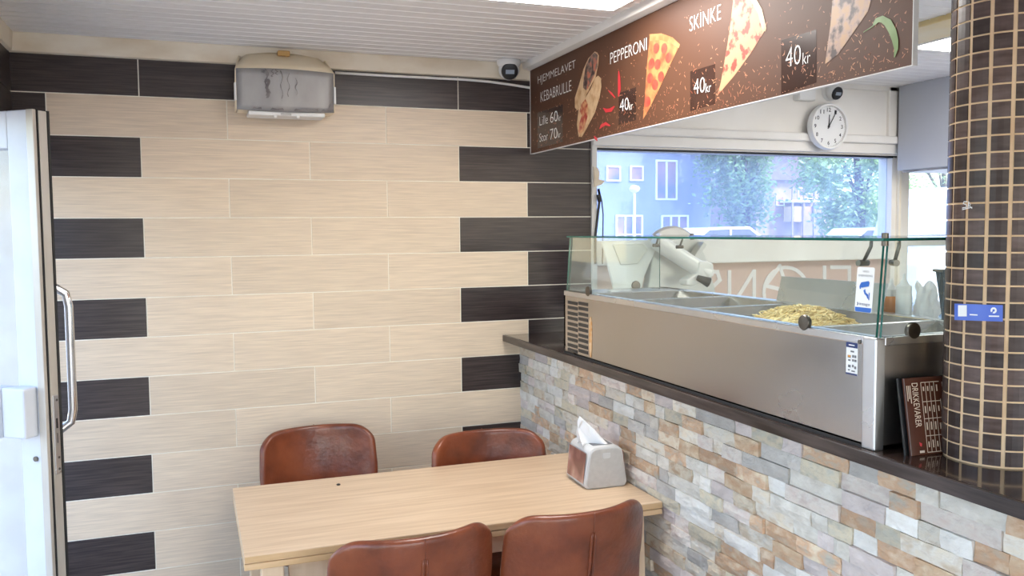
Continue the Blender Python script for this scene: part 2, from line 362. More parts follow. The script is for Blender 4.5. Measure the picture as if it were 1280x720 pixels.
# second window, beside it
w2 = struct(thing('window_2', (2.165, .05, .9)), 'bright white framed window under the grey hood', 'window')
f = MB()
f.box((2.165, .02, .9), (2.24, .10, WZ1)); f.box((3.04, .02, .9), (3.1, .10, WZ1)); f.box((2.165, .02, WZ1-.07), (3.1, .10, WZ1)); f.box((2.165, .02, .9), (3.1, .10, 1.0)); f.box((2.62, .03, 1.0), (2.68, .09, WZ1-.07)); f.box((2.24, .03, 1.5), (3.04, .09, 1.56))
f.build('frame', 'white', w2, bevel=.005)
for a, b, c, d in ((2.24, 2.62, 1.0, 1.5), (2.24, 2.62, 1.56, WZ1-.07), (2.68, 3.04, 1.0, 1.5), (2.68, 3.04, 1.56, WZ1-.07)):
    MB().box((a, .056, c), (b, .060, d)).build('pane', 'pane2', w2)

# ---------------------------------------------------------------- open door in the doorway
DE = at(43, 136, 1, -.74)                         # free edge, outer corner
ld = Vector((-.80, .60, 0)).normalized(); nd = Vector((ld.y, -ld.x, 0))   # leaf direction, inward normal (to the room)
if nd.x < 0: nd = -nd
door = struct(thing('door_1', (DE.x, DE.y, 0)), 'open white glazed entrance door with steel pull handle', 'door')
DH = DE.z; DW = .86; DT = .058
def dl(a, n, z): return Vector((DE.x, DE.y, 0))+ld*a+nd*n+Vector((0, 0, z))
def dbox(mb, a0, a1, n0, n1, z0, z1):
    return mb.add([dl(a, n, z) for z in (z0, z1) for a, n in ((a0, n0), (a1, n0), (a1, n1), (a0, n1))], [(0,3,2,1),(4,5,6,7),(0,1,5,4),(1,2,6,5),(2,3,7,6),(3,0,4,7)])
ST = .105
for a0, a1, z0, z1, nm in ((.012, ST, .02, DH, 'stile'), (DW-ST, DW, .02, DH, 'stile'), (ST, DW-ST, .02, .22, 'rail'), (ST, DW-ST, DH-.11, DH, 'rail')):
    dbox(MB(), a0, a1, 0, DT, z0, z1).build(nm, 'doorwhite', door, bevel=.004)
dbox(MB(), ST, DW-ST, DT/2-.004, DT/2+.004, .22, DH-.11).build('pane', 'doorpane', door)
g = MB(); dbox(g, .002, .014, .010, .014, .02, DH); dbox(g, .0, .014, DT-.012, DT-.004, .02, DH); g.build('dark_strip', 'rubber', door)  # rubber gaskets down the free edge
dbox(MB(), .001, .014, .015, DT-.013, .02, DH-.002).build('edge_strip', 'dooredge', door, bevel=.002)
dbox(MB(), .004, .03, -.004, .009, .02, DH).build('edge_profile', 'dooredge', door, bevel=.002)
lz0, lz1 = 1.0, 1.28
lk = dbox(MB(), -.003, .006, .020, DT-.018, .88, 1.12).build('lock_plate', 'steel_l', door, bevel=.001)
b = MB(); dbox(b, -.0045, .0, .027, DT-.026, 1.02, 1.05); dbox(b, -.0045, .0, .029, DT-.028, .975, 1.005); b.build('latch_slot', 'black', lk)
for zz in (.895, .93, 1.105): MB().lathe([(.004, 0), (.003, .002)], dl(-.003, .032, zz), -ld, 10).build('screw', 'darksteel', lk)
hp = [dl(.05, DT, 1.00), dl(.04, DT+.03, 1.0), dl(.02, DT+.050, 1.02), dl(.015, DT+.055, 1.06), dl(.015, DT+.055, 1.38), dl(.02, DT+.050, 1.42), dl(.04, DT+.03, 1.44), dl(.05, DT, 1.44)]
MB().tube(hp, .013, 14).build('pull_handle', 'chrome', door, smooth='all')
for zz in (.86, .99): MB().lathe([(.012, 0), (.012, .006), (.006, .012)], dl(.035, DT, zz), nd, 12).build('bolt_cap', 'black', door, smooth=40)
lc = MB(); dbox(lc, .035, .12, -.05, 0, 1.00, 1.15).build('lock_case', 'doorwhite', door, bevel=.006)
dbox(MB(), .12, .20, -.065, 0, 1.0, 1.15).build('lock_case_cover', 'doorwhite', door, bevel=.006)
MB().lathe([(.008, 0), (.008, .005)], dl(.05, 0, .93), -nd, 12).build('keyhole', 'darksteel', door)

# ---------------------------------------------------------------- stone clad counter wall
SY1 = -4.4; CT = 1.112
swall = MB().box((.004, SY1, 0), (.16, 0, CT))
M['mortar'] = pmat('mortar', (.46, .42, .37), None, .9)
wall_counter = struct(swall.build('wall_counter', 'mortar', base=(0, 0, 0)), 'low counter wall clad in split stone', 'wall')
SC = [((.80, .74, .64), (.62, .55, .45), None), ((.82, .68, .48), (.66, .50, .32), (.78, .70, .58)), ((.72, .54, .34), (.60, .36, .18), (.76, .64, .46)), ((.62, .32, .14), (.78, .60, .38), (.66, .42, .22)),
      ((.78, .61, .52), (.66, .50, .43), (.80, .70, .60)), ((.60, .56, .44), (.50, .46, .36), (.72, .60, .40)), ((.62, .57, .51), (.50, .45, .40), None), ((.74, .62, .57), (.62, .51, .47), None),
      ((.54, .38, .24), (.74, .54, .34), (.62, .34, .16)), ((.90, .86, .79), (.78, .72, .63), None), ((.80, .64, .42), (.52, .46, .36), (.70, .40, .20))]
_ds = lambda c: None if c is None else tuple(.74*q+.26*(sum(c)/3) for q in c)
SC = [tuple(_ds(c) for c in t) for t in SC]
SM = [pmat('split_stone_%s' % n, a, b, .72, scale=20, lo=.32, hi=.68, bump=.8, bscale=34, rnd=.14, detail=9, stretch=(1, 1, 1.8), c3=c) for n, (a, b, c) in
      zip(('grey_white', 'cream', 'tan', 'rust', 'rose', 'olive_grey', 'slate', 'lilac', 'brown', 'white', 'mixed'), SC)]
WT = [13, 13, 8, 3, 11, 9, 8, 10, 4, 9, 10]
stones = []
RH = .0395; nr = int(CT/RH)
for r in range(nr+1):
    z1 = CT-r*RH; z0 = max(z1-RH, 0)
    if z1-z0 < .01: continue
    if r == 0: z0 = z1-RH*.62
    else: z1 = CT-RH*.62-(r-1)*RH; z0 = max(z1-RH, 0)
    y = .0-R_.uniform(0, .02)*0
    while y > SY1+.02:
        L_ = R_.choice((.055, .075, .09, .11, .13, .155, .19)); y2 = max(y-L_, SY1)
        stones.append((y, y2, z0, z1)); y = y2
def stone_geo(y, y2, z0, z1):
    pr = R_.uniform(.002, .014); nu = 4; vs = []; g_ = .0006
    for j in range(3):
        for i in range(nu):
            edge = i in (0, nu-1) or j in (0, 2)
            vs.append(Vector((-pr+(.003 if edge else 0)+R_.uniform(-.0028, .0028), (y-g_)+((y2+g_)-(y-g_))*i/(nu-1), (z0+g_)+((z1-g_)-(z0+g_))*j/2)))
    bs = [Vector((.006, v.y, v.z)) for v in (vs[0], vs[nu-1], vs[3*nu-1], vs[2*nu])]
    fs = [(j*nu+i, j*nu+i+1, (j+1)*nu+i+1, (j+1)*nu+i) for j in range(2) for i in range(nu-1)]
    k = 3*nu
    fs += [tuple(range(nu))[::-1]+(k, k+1), tuple(range(2*nu, 3*nu))+(k+2, k+3), (0, nu, 2*nu, k+3, k), (nu-1, k+1, k+2, 3*nu-1, 2*nu-1)]
    return vs+bs, fs
def vis(y, y2, z0, z1):
    u, v, d = pj((0, (y+y2)/2, (z0+z1)/2))
    if d < .3 or not (-10 < u < 1285 and v < 724): return 0
    if z1 < .75 and u < 800 and not (u > 800): return .001*(abs(y-y2))     # hidden by table and chairs
    return abs(y-y2)*(z1-z0)/d/d
stones.sort(key=lambda q: -vis(*q))
rest = MB()
for i, q in enumerate(stones):
    vs_, fs_ = stone_geo(*q); mi = R_.choices(range(11), WT)[0]
    if i < 300 and vis(*q) > 0:
        c = Vector((0, (q[0]+q[1])/2, (q[2]+q[3])/2))
        link('stone', MB().add(vs_, fs_).mesh('stone', SM[mi], c), wall_counter, c)
    else: rest.add(vs_, fs_, mi)
rs_ = link('stone_cladding', rest.mesh('stone_cladding', SM), wall_counter); rs_['kind'] = 'stuff'

# countertop
ctop = MB(); ctop.box((-.084, SY1, CT), (.52, -.009, 1.141))
ct = thing('countertop', (.2, -2.2, CT), 'dark brown glossy countertop along the stone counter', 'countertop')
MB().box((-.080, SY1, CT), (.45, -.009, 1.141)).build('top_slab', 'counter', ct, bevel=.003)
MB().box((-.088, SY1, CT), (-.079, -.009, 1.1405)).build('edge_band', 'counter_edge', ct, bevel=.002)

# ---------------------------------------------------------------- mosaic pillar
PC = Vector((.130, -2.339, 1.141)); PR = .097
pil = thing('mosaic_pillar', PC, 'round pillar covered in dark brown mosaic with tan joints', 'pillar')
MB().lathe([(PR, 0), (PR, ZC-1.141)], PC, n=64).build('core', 'mosaic_grout', pil, smooth=40)
NCOL = 16; th = 2*math.pi/NCOL; RP = .0315
view = math.atan2(CAM.y-PC.y, CAM.x-PC.x)
tw = PR*th-.0074; thh = RP-.0036
def ptile():
    mb = MB(); n = 3
    fn = lambda k, r: (r*math.cos((k/n-.5)*tw/PR), r*math.sin((k/n-.5)*tw/PR))
    vs = []
    for z in (-thh/2, thh/2):
        for r in (PR-.002, PR+.0022):
            for k in range(n+1):
                x, y = fn(k, r); vs.append((x, y, z))
    a = n+1
    fs = []
    for k in range(n):
        fs += [(a+k, a+k+1, 3*a+k+1, 3*a+k), (k, k+1, a+k+1, a+k), (2*a+k, 3*a+k, 3*a+k+1, 2*a+k+1)]
    fs += [(0, a, 3*a, 2*a), (n, 2*a+n, 3*a+n, a+n)]
    return mb.add(vs, fs)
pt = ptile(); pme = pt.mesh('mosaic_tile', M['mosaic'])
rest = MB(); kk = 0
joint0 = view-math.radians(15.1)      # a joint seen just beside the middle
for c_ in range(NCOL):
    a = joint0+th*(c_+.5); da = (a-view+math.pi) % (2*math.pi)-math.pi
    for r in range(38):
        z = RP*(r+.5)+.002
        if z+thh/2 > ZC-1.141: continue
        wp = PC+Vector((PR*math.cos(a), PR*math.sin(a), z)); u, v, d = pj(wp)
        if abs(da) < 1.5 and v > -14 and u < 1300:
            link('mosaic_tile', pme, pil, (0, 0, z), (0, 0, a)); kk += 1
        else:
            rm = Matrix.Rotation(a, 4, 'Z'); rest.add([PC+rm @ q+Vector((0, 0, z)) for q in pt.v], pt.f)
o = rest.build('mosaic_tiling', 'mosaic', pil); o['kind'] = 'stuff'
# sticker and scribble lie on the pillar
def on_pillar(px, py, lift=.003):
    d = (FW*FPX+RT*(px-640)-UP*(py-360)); e = CAM-PC; r = PR+lift
    A = d.x**2+d.y**2; B = 2*(e.x*d.x+e.y*d.y); C_ = e.x**2+e.y**2-r*r; q = B*B-4*A*C_
    t = (-B-math.sqrt(max(q, 0)))/(2*A); return CAM+d*t
M['blue'] = pmat('blue_sticker', (.06, .12, .55), (.09, .17, .62), .3, scale=9)
M['white_ink'] = pmat('white_ink', (.86, .86, .86), None, .5)
M['navy'] = pmat('navy_ink', (.015, .03, .14), None, .4)
M['grey_ink'] = pmat('grey_ink', (.16, .16, .17), None, .5)
st = MB(); n = 14
st.grid(lambda u, v: on_pillar(1193+60.5*u, (379.5+2*u)+(20.5*v), .0030), n, 4)
sticker = tag(st.build('blue_sticker', 'blue', smooth='all'), 'blue rounded sticker stuck on the mosaic pillar', 'sticker')
l2 = MB(); l2.grid(lambda u, v: on_pillar(1197.5+11*u, 381.5+14*v, .0036), 4, 4); l2.build('white_square', 'white_ink', sticker)
l3 = MB()
for k in range(10):
    t0, t1 = 2*math.pi*k/10, 2*math.pi*(k+1)/10
    if k in (6,): continue
    q = lambda t, r: on_pillar(1242+r*math.cos(t), 388-r*math.sin(t), .0036)
    l3.add([q(t0, 4), q(t1, 4), q(t1, 1.6), q(t0, 1.6)], [(0, 1, 2, 3)])
l3.add([on_pillar(1236, 394.3, .0036), on_pillar(1249, 394.6, .0036), on_pillar(1249, 396.2, .0036), on_pillar(1236, 396, .0036)], [(0, 1, 2, 3)])
l3.add([on_pillar(1212, 392.5, .0036), on_pillar(1222, 393, .0036), on_pillar(1222, 394.5, .0036), on_pillar(1212, 394, .0036)], [(0, 1, 2, 3)])
l3.build('emblem', 'white_ink', sticker)
sc = MB()
for pts in ([(1209, 252), (1205, 252), (1204, 254.5), (1208, 256), (1208, 259), (1203, 260)], [(1210, 260), (1211, 252), (1213, 256), (1211.5, 257), (1215, 260.5)], [(1203, 262), (1215, 259)]):
    sc.tube([on_pillar(x, y, .003) for x, y in pts], .0009, 5)
tag(sc.build('scribble', 'white_ink'), 'small white painted scribble on the mosaic pillar', 'graffiti')
print('pillar tiles', kk)

# ---------------------------------------------------------------- table
TX0, TX1, TY0, TY1, TZ = -1.268, -.012, -1.271, -.612, .75
tb = thing('dining_table', ((TX0+TX1)/2, (TY0+TY1)/2, 0), 'light oak dining table against the stone wall', 'table')
tt = MB().box((TX0, TY0, TZ-.0205), (TX1, TY1, TZ)).build('tabletop', 'wood', tb, bevel=.002)
MB().box((TX0, TY0, TZ-.040), (TX1, TY1, TZ-.0228)).build('lower_layer', 'wood_edge', tb, bevel=.002)
MB().box((TX0+.006, TY0+.006, TZ-.024), (TX1, TY1-.006, TZ-.0195)).build('edge_groove', 'wood_edge', tt)
MB().box((TX0+.002, TY0-.0006, TZ-.0188), (TX1, TY0+.001, TZ-.003)).build('front_edge', 'wood_edge', tt)
ap = MB()
MB().box((TX0+.12, TY0+.07, TZ-.115), (TX1-.12, TY0+.092, TZ-.039)).build('apron', 'wood_pale', tb, bevel=.003)
MB().box((TX0+.12, TY1-.092, TZ-.115), (TX1-.12, TY1-.07, TZ-.039)).build('apron', 'wood_pale', tb, bevel=.003)
for sx in (0, 1):
    xa = TX0+.045 if sx == 0 else TX1-.105
    for y0, y1 in ((TY0+.06, TY0+.02), (TY1-.06, TY1-.02)):
        yt, yb = y0, y1
        MB().prism([(xa, yt-.025, TZ-.039), (xa, yt+.025, TZ-.039), (xa, yb+.02, 0), (xa, yb-.02, 0)], (.06, 0, 0)).build('leg', 'wood_pale', tb, bevel=.004)
    MB().box((xa+.01, TY0+.05, TZ-.095), (xa+.05, TY1-.05, TZ-.0395)).build('cross_rail', 'wood_pale', tb, bevel=.003)
p = at(423, 606, 2, TZ+.001)
tag(MB().lathe([(.006, -.001), (.0075, .001), (.004, .004), (.001, .0045)], p, n=9).build('dark_crumb', 'black'), 'tiny black speck lying on the oak tabletop', 'crumb')

# ---------------------------------------------------------------- chairs
def interp(tab, t):
    for (a, va), (b, vb) in zip(tab, tab[1:]):
        if t <= b:
            k = (t-a)/(b-a) if b > a else 0; k = k
            return tuple(x+(y-x)*k for x, y in zip(va, vb)) if isinstance(va, tuple) else va+(vb-va)*k
    return tab[-1][1]
BTOP = .845
bprof = [(0, (-.150, .455)), (.12, (-.185, .485)), (.3, (-.215, .575)), (.6, (-.24, .69)), (.85, (-.256, .79)), (1, (-.262, BTOP))]
bwid = [(0, .16), (.12, .198), (.3, .219), (.6, .224), (.85, .219), (1, .210)]
def backpt(u, t):
    s = abs(u); ss = max(0, (s-.70)/.30)
    tt_ = t*(1-.155*(1-math.sqrt(max(0, 1-ss*ss*.98)))*(t > .5)*min(1, (t-.5)/.35) if t > .5 else 1)
    y, z = interp(bprof, tt_); wd = interp(bwid, tt_)
    y += (.035+.055*min(1, t*2))*(s**2.2)            # wraps forward at the sides
    return Vector((u*wd, y, z))
def seatpt(u, t):
    prof = [(0, (.225, .435)), (.08, (.232, .452)), (.2, (.20, .468)), (.5, (.06, .462)), (.8, (-.09, .455)), (1, (-.18, .470))]
    y, z = interp(prof, t); wd = interp([(0, .18), (.15, .215), (.5, .232), (.85, .222), (1, .19)], t)
    return Vector((u*wd, y-.03*(abs(u)**3)*(t < .4), z+.035*abs(u)**4))
def make_chair():
    root = thing('leather_chair', (0, 0, 0))
    mb = MB().grid(lambda u, v: backpt(u*2-1, v), 17, 15)
    bk = link('backrest', mb.mesh('backrest', M['leather'], smooth='all'), root)
    mb = MB().grid(lambda u, v: seatpt(u*2-1, v), 13, 13)
    sm_ = link('seat', mb.mesh('seat', M['leather'], smooth='all'), root)
    for o, th_ in ((bk, .030), (sm_, .045)):
        a = o.modifiers.new('solid', 'SOLIDIFY'); a.thickness = th_; a.offset = 0
        b = o.modifiers.new('sub', 'SUBSURF'); b.levels = 1; b.render_levels = 2
    def rear(t, dx, lift): q = backpt(0, t); return Vector((dx, q.y-.0155-lift, q.z))
    ts = [.30+.545*i/14 for i in range(15)]
    for dx in (-.0055, .0055):
        link('seam_piping', MB().tube([rear(t, dx, .001) for t in ts], [.0040]*13+[.0034, .0018], 8).mesh('seam_piping', M['leather'], smooth='all'), bk)
    link('seam_gap', MB().tube([rear(t, 0, -.0022) for t in ts], .0030, 6).mesh('seam_gap', M['leather'], smooth='all'), bk)
    link('seam_stitch', MB().tube([rear(.845+.15*i/5, 0, -.0014) for i in range(6)], .0020, 6).mesh('seam_stitch', M['seam'], smooth='all'), bk)
    for sx in (-1, 1):
        for sy, y0, y1 in ((1, .13, .20), (-1, -.11, -.20)):
            link('leg', MB().tube([(sx*.15, y0, .445), (sx*.185, (y0+y1)/2+.01*sy, .22), (sx*.21, y1, .008), (sx*.21, y1, 0)], [.014, .012, .010, .010], 10).mesh('leg', M['legmetal'], smooth=50), root)
    link('seat_frame', MB().box((-.165, -.13, .425), (.165, .15, .440)).mesh('seat_frame', M['legmetal'], bevel=.003), root)
    return root
ch0 = make_chair()
spots = [((-.872, -1.295), 4, 'brown leather shell chair seen from behind at the table end away from the stone wall', True),
         ((-.405, -1.275), 5, 'brown leather shell chair seen from behind, tucked in beside the stone wall', False),
         ((-.925, -.435), 180+3, 'brown leather shell chair showing its front, pulled back against the beige tiles', False),
         ((-.355, -.755), 180-2, 'brown leather shell chair showing its front, pushed in near the stone wall corner', False)]
for i, ((x, y), rz, lab, first) in enumerate(spots):
    c = ch0 if i == 0 else copy_tree(ch0)
    c.location = (x, y, 0); c.rotation_euler = (0, 0, math.radians(rz)); tag(c, lab, 'chair', 'leather chairs at the oak table')

# ---------------------------------------------------------------- napkin dispenser
NX, NY = -.108, -.995
nd_ = thing('napkin_dispenser', (NX, NY, TZ), 'light grey napkin dispenser with a printed side window', 'napkin dispenser', rz=math.radians(-2))
def loc(mb, name, mat, parent, **k):
    o = link(name, mb.mesh(name, M[mat] if isinstance(mat, str) else mat, **k), parent); return o
def trap(y, s=1.0, dz=0.0):      # rounded trapezoid outline in x,z at depth y
    pts = []; h = .138
    for cx, cz, r, a0 in ((-.076*s+.018, .018, .018, 180), (.076*s-.018, .018, .018, 270), (.062*s-.028, h-.028, .028, 0), (-.062*s+.028, h-.028, .028, 90)):
        for k in range(6):
            a = math.radians(a0+90*k/5); pts.append(Vector((cx+r*math.cos(a), y, cz+r*math.sin(a)+dz)))
    return pts
body = MB().prism(trap(-.082), (0, .164, 0)); loc(body, 'body', 'grey_p2', nd_, bevel=.004, smooth=40)
def shrink(pts, k, c): return [Vector((c.x+(q.x-c.x)*k, q.y, c.z+(q.z-c.z)*k)) for q in pts]
cc = Vector((0, 0, .066))
fp = MB().prism(shrink(trap(-.0855), .93, cc), (0, .005, 0)); fpn = loc(fp, 'front_panel', 'grey_p', nd_, bevel=.002)
tab_ = MB().prism([(-.014, -.087, .118), (-.014, -.087, .104), (-.010, -.087, .100), (.010, -.087, .100), (.014, -.087, .104), (.014, -.087, .118)], (0, .003, 0)); loc(tab_, 'press_tab', 'grey_p2', fpn, bevel=.001)
def sidept(u, v): return Vector((-.0775+.0105*v-.0012, -.070+.14*u, .018+.100*v))
sw = MB().prism([sidept(0, 0), sidept(1, 0), sidept(1, 1), sidept(0, 1)], (.002, 0, 0)); loc(sw, 'side_window', 'smoke', nd_, bevel=.0008)
sw = MB().prism([Vector((-q.x, q.y, q.z)) for q in (sidept(0, 0), sidept(1, 0), sidept(1, 1), sidept(0, 1))], (-.002, 0, 0)); loc(sw, 'side_window', 'smoke', nd_, bevel=.0008)
sl_ = MB().box((-.035, -.055, .1375), (.035, .055, .1392)); loc(sl_, 'slot', 'grey_ink', nd_)
nk = thing('paper_napkin', (NX-.03, NY-.01, TZ+.139), 'white paper napkin sticking up out of the dispenser', 'napkin')
def nap(u, v, k=0):       # folded sheet, high at one end and sloping down to the other
    zt = .092*(1-u)**1.1*min(1, .75+u*4)+.012
    return Vector((-.036+.086*u-.006*v*(1-u)+k*.003*math.sin(8*v), -.026+.018*math.sin(4.5*u+2.5*v+k)+.018*v+k*.030*(1-v*.85), -.004+zt*v*(1-.06*k)))
g1 = MB().grid(lambda u, v: nap(u, v, 0), 16, 12); g1.grid(lambda u, v: nap(u, v, 1), 16, 12)
o = loc(g1, 'napkin_sheet', 'paper', nk, smooth='all'); a = o.modifiers.new('s', 'SOLIDIFY'); a.thickness = .0012

# ---------------------------------------------------------------- display case
CX0, CX1, CYA, CYB, CZ0, CZ1, GT = -.064, .37, -.632, -2.218, 1.141, 1.374, 1.580
case = thing('display_case', ((CX0+CX1)/2, (CYA+CYB)/2, CZ0), 'stainless steel refrigerated display case with glass top on the counter', 'display case')
fr = MB()
fr.box((CX0, CYB, CZ0), (CX0+.012, CYA, CZ1)); fr.box((CX1-.012, CYB, CZ0), (CX1, CYA, CZ1)); fr.box((CX0, CYA-.012, CZ0), (CX1, CYA, CZ1)); fr.box((CX0, CYB, CZ0), (CX1, CYA, CZ0+.01))
body = fr.build('steel_body', 'steel', case)
MB().box((CX0+.001, CYB, CZ0), (CX1-.001, CYB+.012, CZ1-.001)).build('end_panel', pmat('end_panel_steel', (.52, .49, .46), (.56, .53, .50), .30, 1.0, scale=3), case)
MB().box((CX0-.004, CYB-.002, CZ0), (CX0+.022, CYB+.035, CZ1+.0005)).build('corner_post', 'steel_l', case, bevel=.003)
MB().box((CX0-.0035, CYB-.001, CZ0-.001), (CX0+.02, CYA+.001, CZ0+.006)).build('base_gasket', 'rubber', case)
rim = MB(); zr0, zr1 = CZ1-.016, CZ1+.002
rim.box((CX0-.001, CYB, zr0), (CX0+.035, CYA, zr1)); rim.box((CX1-.04, CYB, zr0), (CX1, CYA, zr1)); rim.box((CX0, CYA-.16, zr0), (CX1, CYA, zr1)); rim.box((CX0+.021, CYB-.001, zr0), (CX1, CYB+.03, zr1))
for yy in (-.79, -1.12, -1.46, -1.99): rim.box((CX0, yy-.006, zr0), (CX1, yy+.006, zr1-.001))
rim.build('deck_rim', 'steel_l', case, bevel=.002)
for ya, yb in ((-.796, -1.114), (-1.126, -1.454), (-1.466, -1.984), (-1.996, CYB+.03)):
    x0, x1, z0 = CX0+.035, CX1-.04, CZ1-.07
    pn = MB(); pn.add([(x0, ya, zr1-.004), (x1, ya, zr1-.004), (x1, yb, zr1-.004), (x0, yb, zr1-.004), (x0+.02, ya-.02, z0), (x1-.02, ya-.02, z0), (x1-.02, yb+.02, z0), (x0+.02, yb+.02, z0)], [(4, 5, 6, 7), (0, 1, 5, 4), (1, 2, 6, 5), (2, 3, 7, 6), (3, 0, 4, 7)])
    pn.build('food_pan', 'steel', case)
# front face vents, far end: slot shade laid on as black boxes
vx = CX0-.0012
for gi in range(5):
    for k in range(2):
        for c_ in range(2):
            pa = at(709.5+13.5*c_, 375.5+c_*1.2+gi*13.2+k*6.2, 0, vx); pb = at(721.5+13*c_, 376.5+c_*1.2+gi*13.6+k*6.3, 0, vx)
            MB().box((vx, pb.y, pa.z-.012), (vx+.004, pa.y, pa.z)).build('vent_slot_dark', 'black', case)
M['orange_w'] = pmat('orange_worn_label', (.62, .30, .10), (.70, .48, .28), .5, scale=60)
a = at(738, 396, 0, vx); b = at(738, 447, 0, vx); wq = .022
pts = [Vector((vx-.0005, a.y+wq/2*math.cos(t)*1.0, (a.z+b.z)/2+(a.z-b.z)/2*(abs(math.sin(t))**.5)*(1 if math.sin(t) >= 0 else -1))) for t in [2*math.pi*i/16 for i in range(16)]]
MB().prism(pts, (.001, 0, 0)).build('worn_label', 'orange_w', case)
# rating sticker near the corner
sx = CX0-.0008
a = at(1058, 427, 0, sx); b = at(1071.5, 470, 0, sx)
rl = MB().box((sx, b.y, b.z), (sx+.001, a.y, a.z)).build('rating_label', 'white_ink', case)
yw, zh = a.y-b.y, a.z-b.z; s2 = sx-.0006
def rbox(mb, u0, u1, v0, v1): mb.box((s2, a.y-u1*yw, b.z+v0*zh), (s2+.0004, a.y-u0*yw, b.z+v1*zh))
mb = MB(); rbox(mb, 0, 1, .84, 1); mb.build('label_band', 'navy', rl); mb = MB(); rbox(mb, 0, 1, 0, .05); mb.build('label_band', 'navy', rl)
mb = MB()
for u0, u1, v0, v1 in ((.4, .7, .70, .75), (.15, .42, .52, .60), (.55, .70, .54, .62), (.75, .9, .54, .62), (.2, .4, .42, .47), (.55, .7, .42, .49), (.75, .92, .42, .49), (.2, .42, .22, .30), (.55, .68, .24, .32), (.75, .9, .2, .28), (.2, .35, .12, .16), (.5, .8, .10, .14)): rbox(mb, u0, u1, v0, v1)
mb.build('label_print', 'grey_ink', rl)
M['orange'] = pmat('orange_ink', (.75, .32, .05), None, .4)
mb = MB(); mb.box((s2-.0003, a.y-.40*yw, b.z+.54*zh), (s2, a.y-.2*yw, b.z+.60*zh)); mb.build('label_icon', 'orange', rl)
mb = MB(); mb.box((s2-.0006, a.y-.75*yw, b.z+.905*zh), (s2-.0001, a.y-.25*yw, b.z+.935*zh)); mb.build('label_heading', 'white_ink', rl)
MB().lathe([(.005, 0), (.004, .003)], at(1075, 427, 0, sx), (-1, 0, 0), 10).build('screw', 'darksteel', case)
# glass: inclined front, both ends, top
gt = .006
gx0, gx1 = CX0+.006, CX0+.020          # front glass leans back slightly
def pane(name, pts, d, parent=case):
    """pane body and its green edges"""
    o = MB(); n_ = len(pts); d = Vector(d); A_ = [Vector(q) for q in pts]; B_ = [q+d for q in A_]
    o.add(A_, [tuple(range(n_))]); o.add(B_, [tuple(range(n_))[::-1]])
    g_ = o.build(name, 'glass', parent)
    e = MB()
    for i in range(n_): e.add([A_[i], A_[(i+1) % n_], B_[(i+1) % n_], B_[i]], [(0, 1, 2, 3)])
    e.build('glass_edge', 'glass_edge', g_); return g_
pane('front_glass', [(gx0, CYA-.010, CZ1+.002), (gx0, CYB+.010, CZ1+.002), (gx1, CYB+.010, GT-gt), (gx1, CYA-.010, GT-gt)], (gt, 0, 0))
pane('end_glass', [(gx0+.012, CYA-.006, CZ1+.002), (CX1-.03, CYA-.006, CZ1+.002), (CX1-.03, CYA-.006, GT-gt), (gx1+.012, CYA-.006, GT-gt)], (0, -gt, 0))
pane('end_glass', [(gx0+.012, CYB+.012, CZ1+.002), (CX1-.03, CYB+.012, CZ1+.002), (CX1-.03, CYB+.012, GT-gt), (gx1+.012, CYB+.012, GT-gt)], (0, -gt, 0))
pane('top_glass', [(gx1-.008, CYA, GT-gt), (CX1, CYA, GT-gt), (CX1, CYB, GT-gt), (gx1-.008, CYB, GT-gt)], (0, 0, gt))
def clip_disc(p, nrm):
    q = Vector(p)
    c_ = MB().lathe([(.017, -.006), (.018, -.004), (.018, .003), (.0165, .005), (.006, .0055)], q+Vector((0, 0, .012)), nrm, 20).build('glass_clip', 'darksteel', case, smooth=35)
for px in (735, 1005):
    q = at(px, 366 if px < 800 else 404, 0, CX0); clip_disc((CX0+.002, q.y, CZ1), (-1, 0, 0))
clip_disc((at(1143, 412, 1, CYB).x, CYB+.004, CZ1), (0, -1, 0)); clip_disc((at(795, 372, 1, CYA-.012).x, CYA-.012, CZ1), (0, -1, 0))
def hinge_clip(p, drop, lean):
    q = Vector(p); c_ = MB().tube([q, q+Vector((0, 0, -.012)), q+drop], .0040, 10).build('top_clip', 'darksteel', case, smooth='all')
    MB().tube([q+drop-lean*.014, q+drop+lean*.014], .0068, 12).build('clip_knob', 'darksteel', c_, smooth=40)
hinge_clip((gx1+.03, at(1089, 297, 0, gx1+.03).y, GT-gt), Vector((-.010, .012, -.048)), Vector((1, .1, 0)))
hinge_clip((at(1124, 297, 1, CYB+.02).x, CYB+.02, GT-gt), Vector((-.008, .004, -.046)), Vector((.5, 1, 0)))
hinge_clip((at(822, 296, 1, CYA-.02).x, CYA-.02, GT-gt), Vector((-.006, 0, -.034)), Vector((1, .2, 0)))
hinge_clip((at(853, 296, 1, CYA-.08).x, CYA-.08, GT-gt), Vector((-.012, 0, -.040)), Vector((1, 0, 0)))
MB().lathe([(.008, -.018), (.008, .006), (.004, .007)], (at(865, 296, 1, CYA-.02).x, CYA-.02, GT-.002), n=12).build('top_clip', 'darksteel', case, smooth=40)
MB().lathe([(.007, -.016), (.007, .010), (.004, .011)], (gx1+.004, CYB+.008, GT), n=12).build('top_clip', 'darksteel', case, smooth=40)
# tilted steel guard behind the pans
gz = MB(); xg = CX1-.03
gp = [at(948, 400, 0, xg), at(944, 366, 0, xg+.02), at(1064, 361, 0, xg+.02), at(1062, 412, 0, xg)]
gp = [(xg, -1.36, CZ1-.002), (xg+.02, -1.36, CZ1+.078), (xg+.02, -1.80, CZ1+.078), (xg, -1.80, CZ1-.002)]
gz.prism(gp, (.004, 0, 0)); gz.build('back_guard', 'steel_l', case)
